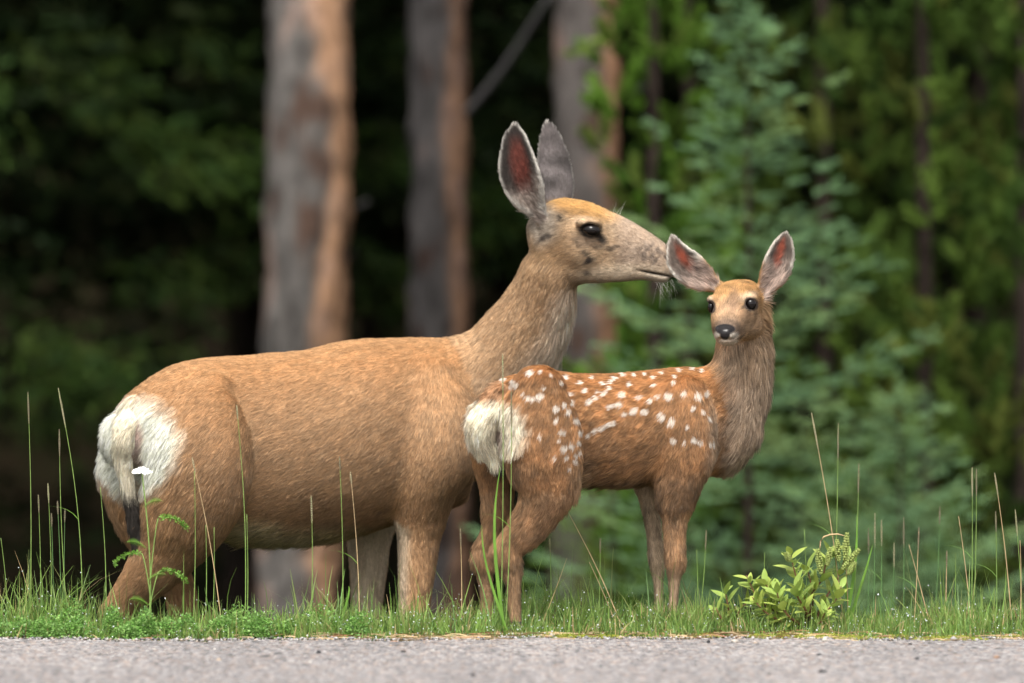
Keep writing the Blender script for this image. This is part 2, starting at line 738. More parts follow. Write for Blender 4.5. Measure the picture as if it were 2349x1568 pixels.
def doe_prims():
    torso = Tube([
        (292, 1010, .335, .085, 62), (330, 1005, .355, .125, 118), (400, 1005, .385, .150, 168), (480, 1012, .42, .158, 192),
        (600, 1027, .475, .175, 214), (720, 1021, .53, .184, 216), (830, 998, .58, .178, 217), (920, 984, .62, .165, 207),
        (1000, 975, .655, .150, 197), (1060, 968, .68, .125, 170), (1100, 972, .69, .090, 120)], k=.05, flow=-1, name='torso', cap=.8)
    neck = Tube([
        (1262, 628, .60, .066, 70), (1240, 690, .625, .070, 81), (1208, 755, .645, .078, 92), (1155, 830, .665, .092, 104),
        (1090, 905, .675, .105, 128), (1030, 965, .67, .11, 130)], k=.07, flow=1, name='neck')
    head = Tube([
        (1537, 604, .50, .020, 27), (1522, 601, .503, .0265, 35), (1490, 588, .51, .029, 45), (1450, 572, .52, .0335, 54), (1410, 557, .53, .041, 61),
        (1370, 546, .545, .050, 68), (1330, 540, .555, .055, 78), (1290, 545, .565, .053, 82), (1262, 560, .575, .047, 74)],
        k=.03, flow=1, name='head')
    jaw = Tube([(1520, 628, .50, .017, 19), (1480, 622, .51, .0185, 19), (1430, 620, .52, .021, 25), (1385, 614, .535, .028, 34), (1340, 602, .55, .036, 50), (1300, 600, .57, .036, 50)],
               k=.022, flow=1, name='jaw')
    brow = Blob((1352, 512, .488), (.030, .017, .013), k=.018, name='brow', flow=(-1, 0, .15))
    cheek = Blob((1345, 575, .52), (.045, .022, .034), k=.02, name='cheek', flow=(-1, 0, -.5))
    poll = Blob((1295, 500, .565), (.045, .045, .038), k=.025, name='poll', flow=(-1, 0, .4))
    haunch = Tube([
        (492, 925, .35, .085, 58), (476, 965, .312, .095, 94), (464, 1030, .282, .100, 116), (452, 1110, .278, .094, 119), (425, 1185, .288, .078, 104),
        (388, 1255, .31, .056, 78), (335, 1325, .325, .040, 55), (288, 1375, .34, .032, 38), (262, 1405, .345, .028, 28)],
        up=X_UP, k=.020, flow=1, name='haunch')
    shank = Tube([(268, 1400, .345, .026, 30), (282, 1450, .345, .020, 21), (300, 1540, .345, .018, 18), (312, 1610, .345, .021, 21), (325, 1650, .335, .024, 24)],
                 up=X_UP, k=.02, flow=1, name='shank')
    haunch2 = Tube([
        (345, 985, .49, .07, 70), (325, 1035, .50, .085, 85), (312, 1100, .51, .082, 80), (325, 1180, .515, .066, 64), (362, 1260, .52, .048, 50),
        (405, 1340, .525, .036, 38), (420, 1390, .525, .03, 30)], up=X_UP, k=.022, flow=1, name='haunch_far')
    shank2 = Tube([(418, 1390, .525, .026, 28), (412, 1450, .525, .020, 21), (400, 1540, .525, .018, 18), (402, 1610, .525, .021, 21), (415, 1645, .515, .024, 24)],
                  up=X_UP, k=.02, flow=1, name='shank_far')
    shoulder = Tube([(985, 870, .545, .05, 60), (1008, 960, .512, .07, 84), (1004, 1040, .502, .075, 90), (978, 1110, .510, .068, 74), (964, 1180, .53, .052, 54)],
                    up=X_UP, k=.028, flow=1, name='shoulder')
    fore = Tube([(968, 1140, .53, .052, 62), (963, 1200, .53, .046, 52), (957, 1290, .53, .037, 43), (950, 1390, .53, .031, 35), (945, 1470, .53, .033, 35), (942, 1520, .53, .022, 23),
                 (940, 1610, .53, .020, 20), (946, 1640, .525, .022, 24)], up=X_UP, k=.03, flow=1, name='fore')
    fore2 = Tube([(870, 1140, .76, .052, 60), (848, 1230, .765, .045, 50), (845, 1310, .765, .036, 41), (840, 1400, .765, .030, 34), (836, 1470, .765, .032, 33), (834, 1520, .765, .022, 22),
                  (832, 1600, .765, .020, 20), (838, 1625, .76, .022, 24)], up=X_UP, k=.03, flow=1, name='fore_far')
    # near ear: opening turned to the road; far ear: its back towards the road
    ear1 = Ear([(1240, 490, .535), (1215, 445, .53), (1195, 390, .526), (1185, 335, .527), (1180, 284, .53)],
               wl=[.016, .030, .043, .050, .053, .050, .044, .036, .026, .004], wr=[.014, .027, .039, .047, .050, .048, .042, .034, .025, .004], n=(-.35, -1, .05), cup=.42, k=.014, name='ear_near')
    ear2 = Ear([(1282, 475, .61), (1278, 430, .625), (1270, 360, .64), (1256, 276, .64)],
               wl=[.022, .030, .037, .042, .044, .043, .039, .033, .024, .004], wr=[.022, .030, .038, .043, .045, .043, .039, .033, .024, .004], n=(-.15, 1, .05), cup=.42, k=.014, name='ear_far')
    return [torso, haunch2, haunch, shoulder, neck, head, jaw, brow, cheek, poll, shank, shank2, fore, fore2, ear1, ear2]


def add_eye(parent, v, Y, r, ax=None):
    c = P(v[0], v[1], Y)
    Vv, Ff = sphere(c, r, ax)
    return mesh_obj('eye', Vv, Ff, EYE, parent)


def leg_hoof(parent, v, mat, sc=1.0):
    """cloven hoof: two wedge toes"""
    c = P(*v)
    c[2] = ground_z(c[0], c[1])
    for s in (-1, 1):
        o = np.array([0, s * .013, 0])
        b = [(-.028, -.011), (.012, -.011), (.04, -.002), (.04, .004), (.012, .011), (-.028, .011)]
        V = [c + o + np.array([x, y, 0.0]) for x, y in b] + [c + o + np.array([x * .55 - .012, y * .8, .045]) for x, y in b]
        F = [[i, (i + 1) % 6, 6 + (i + 1) % 6, 6 + i] for i in range(6)] + [[5, 4, 3, 2, 1, 0], [6, 7, 8, 9, 10, 11]]
        V = [c + (q - c) * sc for q in V]
        mesh_obj('hoof', V, F, mat, parent, smooth=False)


HOOF = None


def build_doe():
    root = empty('doe', (-.25, .55, float(ground_z(-.25, .55))))
    tag(root, 'adult tan doe with white rump and large ears nuzzling the spotted fawn', 'deer')
    pr = doe_prims()
    body = Body(pr)
    # tail hangs on the rump: put its root on the surface there
    yt = [body.hit(300, 935) or .25, body.hit(290, 990) or .22, body.hit(288, 1050) or .22]
    tail = Tube([(312, 922, yt[0] + .012, .016, 15), (299, 950, yt[0] - .006, .016, 21), (286, 990, yt[1] - .012, .014, 23), (284, 1045, yt[2] - .014, .013, 20),
                 (291, 1105, yt[2] - .01, .012, 14), (302, 1165, yt[2] + .0, .012, 12), (312, 1225, yt[2] + .012, .010, 11), (318, 1262, yt[2] + .02, .005, 6)], up=X_UP, k=.008, flow=1, name='tail')
    pr.append(tail)
    ye = .488
    eyec = P(1356, 529, ye)
    socket = Blob((1358, 529, ye - .010), (.0265, .018, .0175), ax=[(1, 0, -.18), (0, 1, 0), (.18, 0, 1)], k=.006, name='socket')
    mouth = Tube([(1462, 620, .484, .012, 1.0), (1490, 626, .482, .012, 1.4), (1520, 631, .482, .012, 1.4), (1548, 636, .484, .012, 1.2)], k=.003, name='mouth')
    nostril = Blob((1531, 592, .472), (.010, .012, .006), ax=[(1, 0, -.7), (0, 1, 0), (.7, 0, 1)], k=.005)
    gland = Tube([(1372, 539, .487, .007, 2.0), (1384, 548, .487, .007, 2.4), (1389, 562, .489, .007, 1.6)], up=(1, 0, 1), k=.003)
    body = Body(pr, [socket, mouth, nostril, gland])
    V, F = body.mesh(.0040)
    V, F = keep_largest(V, F)
    V = smooth_mesh(V, F, 2, .4)
    N = vert_normals(V, F)
    idx, par, flow = body.info(V)
    nm = np.array([q.name for q in pr])[idx]
    ear = np.isin(nm, ['ear_near', 'ear_far'])
    V = smooth_where(V, F, ear, 10)
    N = vert_normals(V, F)
    vx, vy = px_of(V)
    n = len(V)
    # ---- flow
    side = np.array([-.9, -.35, 0])
    tor = (nm == 'torso') | (nm == 'shoulder')
    w = smooth01(-.2, .9, np.abs(N[:, 1])) * tor
    flow = norm(flow + np.array([0, 0, -1]) * (.75 * w)[:, None] + np.array([-1, -.4, 0]) * (.35 * w)[:, None])
    hq = np.isin(nm, ['haunch', 'haunch_far'])
    up_h = hq * smooth01(1230, 1050, vy)
    flow = norm(flow + np.array([-.9, -.3, 0]) * (up_h * .9)[:, None])
    nk = nm == 'neck'
    flow = norm(flow + np.array([-.25, 0, -.5]) * nk[:, None])
    # ---- coat colour (linear albedo of the hair)
    tan = np.array([.44, .270, .143])
    col = np.tile(tan, (n, 1))
    nz = Noise(3.5, seed=3)(V)
    nf = Noise(14, seed=4)(V)
    col *= (1 + .06 * nz + .05 * nf)[:, None]
    # greyer, paler flank and shoulder, richer along the back
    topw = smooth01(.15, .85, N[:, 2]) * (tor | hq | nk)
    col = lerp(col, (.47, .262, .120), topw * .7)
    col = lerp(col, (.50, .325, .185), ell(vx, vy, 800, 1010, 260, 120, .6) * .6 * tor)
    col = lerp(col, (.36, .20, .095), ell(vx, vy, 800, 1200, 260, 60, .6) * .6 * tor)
    col = lerp(col, (.40, .235, .12), hq * smooth01(1000, 1200, vy) * .6)
    # neck a little greyer, throat pale
    col = lerp(col, (.43, .285, .165), nk * .7)
    thr = smooth01(-.1, .75, N[:, 0] * .8 - N[:, 2] * .5) * nk * smooth01(900, 840, vy) * smooth01(640, 690, vy)
    col = lerp(col, (.70, .58, .46), thr)
    # belly and inner legs cream
    bel = np.maximum(smooth01(.35, .9, -N[:, 2]) * smooth01(1190, 1240, vy), ell(vx, vy, 600, 1238, 95, 42, .4, 8) * .9) * tor
    col = lerp(col, (.60, .50, .30), bel)
    legs = np.isin(nm, ['fore', 'fore_far', 'shank', 'shank_far'])
    col = lerp(col, (.44, .265, .14), legs * smooth01(1150, 1250, vy))
    inner = smooth01(.1, .7, -N[:, 0]) * np.isin(nm, ['fore'])
    col = lerp(col, (.60, .50, .38), inner * smooth01(1120, 1200, vy) * .8)
    ff = (nm == 'fore_far')
    col = lerp(col, (.55, .46, .35), ff * smooth01(.3, -.5, N[:, 1]) * .9)
    # rump patch
    rear = norm(np.array([-.82, -.57, 0]))
    rp = ell(vx, vy, 316, 1018, 104, 104, .22) * smooth01(-.05, .3, N @ rear + .12)
    edge = .12 * Noise(22, seed=9)(V)
    rp = np.clip(rp + edge * (rp > .03) * (rp < .97), 0, 1)
    tl = nm == 'tail'
    rp = rp * ~tl
    col = lerp(col, (.86, .80, .68), rp)
    pink = ell(vx, vy, 322, 1010, 13, 52, .5) * ~tl
    col = lerp(col, (.34, .22, .19), pink * .8)
    dk = ell(vx, vy, 308, 1180, 24, 75, .5) * ~tl * ~(nm == 'haunch_far')
    col = lerp(col, (.20, .13, .08), dk * .7)
    tcol = np.array([[.84, .76, .60]]) * np.ones((n, 1))
    tcol = lerp(tcol, (.025, .018, .016), smooth01(1100, 1135, vy))
    col = np.where(tl[:, None], tcol, col)
    # ---- head
    hd = np.isin(nm, ['head', 'jaw', 'brow', 'cheek', 'poll'])
    face = np.array([.50, .365, .235])
    hc = np.tile(face, (n, 1)) * (1 + .08 * nf)[:, None]
    hc = lerp(hc, (.40, .31, .24), smooth01(1390, 1440, vx) * .8)                           # greyer muzzle
    hc = lerp(hc, (.58, .48, .36), ell(vx, vy, 1440, 630, 100, 22, .5) * .85)                # pale lower jaw
    hc = lerp(hc, (.60, .52, .42), ell(vx, vy, 1515, 640, 34, 14, .4) * .8)                 # chin
    crown = ell(vx, vy, 1330, 470, 82, 30, .4, 18)
    hc = lerp(hc, (.52, .30, .10), crown * .9)
    hc = lerp(hc, (.30, .185, .09), ell(vx, vy, 1330, 490, 60, 9, .6, 14) * .5)
    hc = lerp(hc, (.44, .265, .12), ell(vx, vy, 1270, 600, 50, 70, .6) * .5)
    hc = lerp(hc, (.33, .285, .235), ell(vx, vy, 1247, 515, 36, 48, .5) * .9)                  # grey below the ear
    hc = lerp(hc, (.24, .17, .12), ell(vx, vy, 1352, 552, 34, 18, .6) * .6)
    hc = lerp(hc, (.62, .48, .34), ell(vx, vy, 1345, 506, 30, 8, .5, 12) * .6)
    hc = lerp(hc, (.025, .02, .017), ell(vx, vy, 1358, 529, 26.5, 17.5, .10, 10))
    hc = lerp(hc, (.04, .03, .025), ell(vx, vy, 1384, 549, 8, 17, .4, -35))
    for (sx, sy, rx, ry, rot, a) in [(1353, 596, 12, 7, -35, .9), (1340, 577, 6, 4, 40, .8), (1348, 584, 6, 4, 30, .8), (1347, 628, 7, 6, 0, .7), (1375, 567, 12, 6, -10, .5),
                                     (1400, 571, 11, 6, -20, .6), (1414, 566, 8, 4, 20, .5), (1286, 501, 6, 9, 20, .8), (1255, 541, 16, 5, -10, .7), (1243, 548, 6, 4, 0, .7), (1480, 573, 18, 4, 15, .4),
                                     (1297, 487, 6, 5, 0, .5), (1322, 556, 5, 7, -20, .4)]:
        hc = lerp(hc, (.03, .022, .02), ell(vx, vy, sx + 3, sy, rx, ry, .35, rot) * min(1, a * 1.1))
    hc = lerp(hc, (.14, .11, .09), np.clip(ell(vx, vy, 1500, 583, 36, 24, .7) * (.45 + .5 * Noise(60, seed=5)(V)), 0, .75))
    pad = ell(vx, vy, 1545, 599, 14, 21, .3, -12)
    hc = lerp(hc, (.018, .014, .013), pad)
    lip = ell(vx, vy, 1508, 628.5, 46, 2.8, .4, 11)
    hc = lerp(hc, (.03, .022, .018), lip)
    col = np.where(hd[:, None], hc, col)
    # blend head into neck
    bl = nk * smooth01(690, 600, vy)
    col = lerp(col, hc.mean(0) * 0 + np.array([.45, .30, .17]), bl * .6)
    # ---- ears
    e1 = nm == 'ear_near'
    e2 = nm == 'ear_far'
    t, s, h = par[:, 0], par[:, 1], par[:, 2]
    rimw = np.maximum(smooth01(.93, .985, np.abs(s)), smooth01(.965, .99, t))
    inside = h > 0
    ec = np.tile(np.array([.125, .108, .106]), (n, 1)) * (1 + .25 * nf)[:, None]                # back of the ear
    ic = np.tile(np.array([.032, .025, .023]), (n, 1))
    red = smooth01(.72, .2, np.abs(s - .1)) * smooth01(.12, .3, t) * smooth01(.92, .66, t)
    ic = lerp(ic, (.16, .040, .028), red)
    ic = lerp(ic, (.42, .34, .29), np.clip(smooth01(.42, .14, t) * .8 + smooth01(.35, .85, s) * smooth01(.6, .2, t) * .6, 0, .9))
    ec = np.where(inside[:, None], ic, ec)
    ec = lerp(ec, (.42, .27, .12), smooth01(.16, 0, t) * ~inside)
    ec = lerp(ec, (.66, .62, .56), rimw)
    ear = e1 | e2
    col = np.where(ear[:, None], ec, col)
    # ---- fur length / density / lift
    L = np.full(n, .0125)
    L = np.where(nk, .018, L)
    L = L + .020 * thr
    L = np.where(hd, .010, L)
    L = np.where(hd & (vx > 1400), .0055, L)
    L = np.where(legs, .010, L)
    L = L + .010 * rp + .020 * bel
    L = np.where(tl, .030, L)
    L = np.where(ear, np.where(inside, .008 + .014 * smooth01(.5, .1, t), .006), L)
    L = np.where(ear, L * (1 - .35 * rimw), L)
    L += .012 * hq * smooth01(1020, 1100, vy) * smooth01(1300, 1220, vy) * smooth01(520, 440, vx)
    bald = np.maximum(pad, ell(vx, vy, 1357, 529, 18, 12.5, .15, 10)) * hd
    lift = np.full(n, .16)
    lift = np.where(tor | hq | nk, .15, lift)
    lift += .14 * rp + .25 * bel + .15 * thr
    lift = np.where(ear, np.where(inside, .5, .2), lift)
    lift = np.where(ear, lift + .1 * rimw, lift)
    lift = np.where(hd, .14, lift)
    dens = np.full(n, 380000.0)
    dens = np.where(hd | ear, 420000., dens)
    dens = np.where(legs, 220000., dens)
    toward = norm(np.array([0, -DIST, CAMH]) - V)
    fac = (N * toward).sum(1)
    dens *= np.where(fac > -.25, 1, .3)
    dens *= smooth01(1500, 1440, vy) * .9 + .1
    dens *= (1 - bald) ** 2
    dens *= np.where(ear, 1 + 1.2 * rimw, 1)
    gl = np.where(hd, .75 - .5 * np.maximum(pad, lip * .6), .85)
    col = smooth_where(np.where((ear | tl)[:, None], col, np.minimum(col * 1.12, .88)), F, ear, 2)
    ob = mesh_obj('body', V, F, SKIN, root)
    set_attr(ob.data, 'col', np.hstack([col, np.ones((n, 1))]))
    set_attr(ob.data, 'gloss', gl, 'FLOAT')

    def cfn(p, mid, c, r):
        k = len(p)
        g = 1 + .22 * r.normal(size=k) + .05 * Noise(30, seed=21)(p)
        tip = (r.random(k) < .16)
        c = c * np.clip(g, .45, 1.6)[:, None]
        return np.where(tip[:, None], c * .55, c)
    o, k = grow_fur('fur', V, F, N, flow, L, dens, lift, col, root, HAIR, seed=11, clump=.15, col_fn=cfn, freq=60, rad=(.00045, .00008), pts=4, streak_amp=.11)
    print('doe', n, 'hairs', k)
    add_eye(root, (1358, 529), ye - .004, (.0225, .017, .0155), [(1, 0, -.18), (0, 1, 0), (.18, 0, 1)])
    # far eye
    add_eye(root, (1358, 526), .606, (.0235, .016, .0155), [(1, 0, -.18), (0, 1, 0), (.18, 0, 1)])
    whiskers(root, [((1500, 645), (1525, 650), 8, .05, .486, (.25, 0, -1)), ((1525, 648), (1545, 640), 7, .04, .488, (.6, -.1, -1)), ((1405, 492), (1420, 500), 7, .04, .53, (.25, 0, 1)), ((1505, 636), (1530, 645), 3, .08, .486, (.0, 0, -1))], 77)
    for v in ((325, 1660, .335), (415, 1655, .515), (946, 1650, .525), (838, 1635, .76)):
        leg_hoof(root, v, HOOF)
    return root, body


def whiskers(root, sets, seed):
    r = np.random.default_rng(seed)
    pos, rad = [], []
    for (a, b, cnt, L, Y, d) in sets:
        for i in range(cnt):
            t = r.random()
            p = P(a[0] + (b[0] - a[0]) * t, a[1] + (b[1] - a[1]) * t, Y + r.uniform(0, .03))
            dd = norm(np.array(d, float) + r.normal(size=3) * .22)
            l = L * r.uniform(.5, 1.2)
            bend = r.normal(size=3) * .12
            for x in np.linspace(0, 1, 5):
                pos.append(p + dd * l * x + bend * l * x * x)
                rad.append(.00016 * (1 - .8 * x))
    n = len(pos) // 5
    cv = bpy.data.hair_curves.new('whiskers')
    cv.add_curves([5] * n)
    cv.attributes['position'].data.foreach_set('vector', (np.array(pos) - wloc(root)).astype(np.float32).ravel())
    ra = cv.attributes.get('radius') or cv.attributes.new('radius', 'FLOAT', 'POINT')
    ra.data.foreach_set('value', np.array(rad, np.float32))
    ca = cv.attributes.new('col', 'FLOAT_COLOR', 'CURVE')
    ca.data.foreach_set('color', np.tile(np.array([.75, .72, .66, 1], np.float32), n))
    cv.materials.append(HAIR)
    o = bpy.data.objects.new('whiskers', cv)
    COL.objects.link(o)
    o.parent = root
    return o


# ------------------------------------------------------------------ the fawn
FAWN_SPOTS = [
    (1158, 872, 6), (1183, 880, 9), (1173, 890, 5), (1217, 857, 8), (1239, 910, 10), (1210, 914, 7), (1222, 917, 6), (1200, 905, 5), (1275, 938, 9), (1248, 890, 5),
    (1293, 930, 6), (1301, 945, 7), (1310, 905, 6), (1313, 925, 8), (1285, 878, 5), (1262, 862, 5), (1300, 868, 6), (1240, 855, 5), (1320, 965, 8), (1330, 992, 7),
    (1290, 990, 9), (1275, 965, 6), (1238, 1002, 7), (1292, 1028, 8), (1310, 1022, 7), (1325, 1015, 6), (1300, 1050, 7), (1270, 1052, 6), (1318, 1045, 6), (1328, 1038, 5),
    (1318, 1060, 6), (1305, 1075, 5), (1282, 1010, 5), (1330, 880, 6), (1342, 898, 7), (1352, 922, 8), (1366, 914, 7), (1372, 900, 5), (1385, 905, 7), (1398, 892, 6), (1385, 882, 6),
    (1360, 868, 5), (1410, 870, 5), (1430, 862, 5), (1455, 862, 5), (1480, 860, 5), (1426, 908, 9), (1402, 878, 6), (1444, 884, 6), (1420, 930, 8), (1396, 935, 7), (1406, 932, 5), (1454, 943, 9), (1432, 952, 7),
    (1478, 946, 9), (1465, 912, 6), (1490, 920, 7), (1508, 912, 7), (1533, 910, 11), (1518, 955, 10), (1568, 905, 7), (1600, 910, 9), (1590, 938, 7), (1612, 945, 6), (1540, 970, 9), (1576, 980, 6),
    (1382, 982, 8), (1398, 975, 7), (1410, 970, 7), (1365, 988, 7), (1350, 1000, 6), (1544, 1012, 8), (1592, 1010, 8), (1606, 1016, 7), (1630, 1018, 6), (1570, 1016, 5), (1548, 866, 5), (1560, 852, 5), (1545, 880, 5),
    (1590, 848, 5), (1606, 838, 6), (1620, 828, 6), (1610, 852, 5), (1500, 868, 5), (1520, 858, 5), (1620, 905, 7), (1500, 885, 5), (1625, 960, 5),
]


def fawn_prims():
    torso = Tube([
        (1118, 972, -.045, .050, 48), (1145, 968, -.030, .080, 85), (1190, 968, -.010, .094, 108), (1250, 975, .015, .096, 122), (1330, 982, .045, .098, 122), (1430, 983, .085, .102, 124),
        (1520, 976, .12, .100, 126), (1590, 968, .145, .092, 122), (1640, 978, .16, .078, 120), (1672, 988, .165, .055, 84)], k=.04, flow=-1, name='torso', cap=.8)
    neck = Tube([
        (1702, 715, .135, .050, 52), (1706, 770, .150, .050, 56), (1703, 830, .160, .054, 62), (1690, 890, .165, .062, 70), (1668, 945, .165, .070, 80), (1648, 990, .16, .070, 80), (1628, 1025, .155, .055, 66)],
        up=X_UP, k=.045, flow=1, name='neck')
    head = Tube([
        (1664, 767, -.060, .0235, 18), (1666, 762, -.045, .0285, 23), (1669, 749, -.010, .0365, 30), (1676, 729, .030, .0455, 38), (1684, 708, .066, .054, 45), (1690, 695, .105, .054, 47),
        (1700, 690, .14, .049, 46), (1706, 698, .165, .042, 42)], k=.02, flow=1, name='head', exp=2.5)
    jaw = Tube([(1668, 780, -.045, .018, 11), (1674, 773, -.01, .022, 15), (1686, 760, .04, .031, 22), (1703, 748, .09, .042, 30), (1712, 745, .12, .04, 32)], k=.018, flow=1, name='jaw')
    brow1 = Blob((1720, 684, .048), (.016, .013, .010), k=.014, name='brow', flow=(.4, .6, .6))
    brow2 = Blob((1634, 691, .052), (.012, .014, .010), k=.014, name='brow', flow=(-.4, .6, .6))
    haunch = Tube([
        (1235, 890, -.075, .05, 58), (1235, 950, -.085, .058, 84), (1240, 1010, -.088, .060, 92), (1248, 1070, -.085, .056, 86), (1252, 1125, -.08, .046, 70), (1236, 1170, -.075, .034, 52),
        (1208, 1215, -.07, .025, 42), (1174, 1250, -.065, .020, 34), (1158, 1280, -.062, .019, 32)], up=X_UP, k=.018, flow=1, name='haunch')
    shank = Tube([(1152, 1262, -.062, .018, 26), (1170, 1300, -.06, .017, 27), (1178, 1345, -.06, .011, 16), (1180, 1390, -.06, .010, 14), (1183, 1425, -.065, .011, 13), (1190, 1450, -.07, .013, 15)], up=X_UP, k=.016, flow=1, name='shank')
    haunch2 = Tube([
        (1130, 960, .05, .04, 45), (1128, 1040, .055, .045, 46), (1138, 1110, .06, .040, 38), (1140, 1170, .06, .030, 33), (1128, 1220, .06, .020, 24), (1110, 1265, .06, .019, 24), (1108, 1295, .06, .018, 24)],
        up=X_UP, k=.018, flow=1, name='haunch_far')
    shank2 = Tube([(1106, 1285, .06, .018, 23), (1112, 1320, .06, .013, 18), (1116, 1370, .06, .010, 13), (1118, 1410, .06, .014, 17), (1124, 1438, .055, .016, 17)], up=X_UP, k=.014, flow=1, name='shank_far')
    shoulder = Tube([(1560, 900, .065, .035, 50), (1568, 970, .052, .045, 66), (1570, 1040, .048, .046, 66), (1558, 1100, .05, .040, 52), (1550, 1150, .052, .032, 40)], up=X_UP, k=.035, flow=1, name='shoulder')
    fore = Tube([(1555, 1115, .052, .032, 42), (1550, 1165, .052, .027, 33), (1547, 1220, .052, .021, 24), (1549, 1270, .052, .021, 22), (1550, 1295, .052, .020, 21), (1547, 1330, .052, .012, 12),
                 (1545, 1375, .052, .009, 9), (1543, 1415, .05, .010, 11), (1546, 1445, .045, .012, 13)], up=X_UP, k=.022, flow=1, name='fore')
    fore2 = Tube([(1490, 1110, .17, .030, 34), (1492, 1165, .175, .021, 18), (1500, 1220, .175, .017, 15), (1506, 1285, .175, .018, 16), (1510, 1330, .175, .011, 10), (1512, 1390, .175, .009, 9), (1514, 1425, .17, .015, 16)],
                 up=X_UP, k=.02, flow=1, name='fore_far')
    ear1 = Ear([(1640, 656, .125), (1600, 630, .13), (1569, 602, .135), (1552, 573, .138), (1542, 541, .14)], wl=[.013, .026, .034, .0375, .038, .035, .029, .022, .014, .003], wr=[.013, .025, .033, .0365, .036, .033, .027, .020, .013, .003],
               n=(-.15, -1, .1), cup=.40, thick=.003, k=.012, name='ear_near')
    ear2 = Ear([(1752, 664, .125), (1773, 624, .13), (1788, 588, .135), (1797, 558, .138), (1804, 533, .14)], wl=[.014, .025, .031, .034, .034, .031, .026, .020, .013, .003], wr=[.016, .027, .033, .035, .034, .031, .026, .020, .013, .003],
               n=(.3, -1, .05), cup=.40, thick=.003, k=.012, name='ear_far')
    return [torso, haunch2, haunch, shoulder, neck, head, jaw, brow1, brow2, shank, shank2, fore, fore2, ear1, ear2]


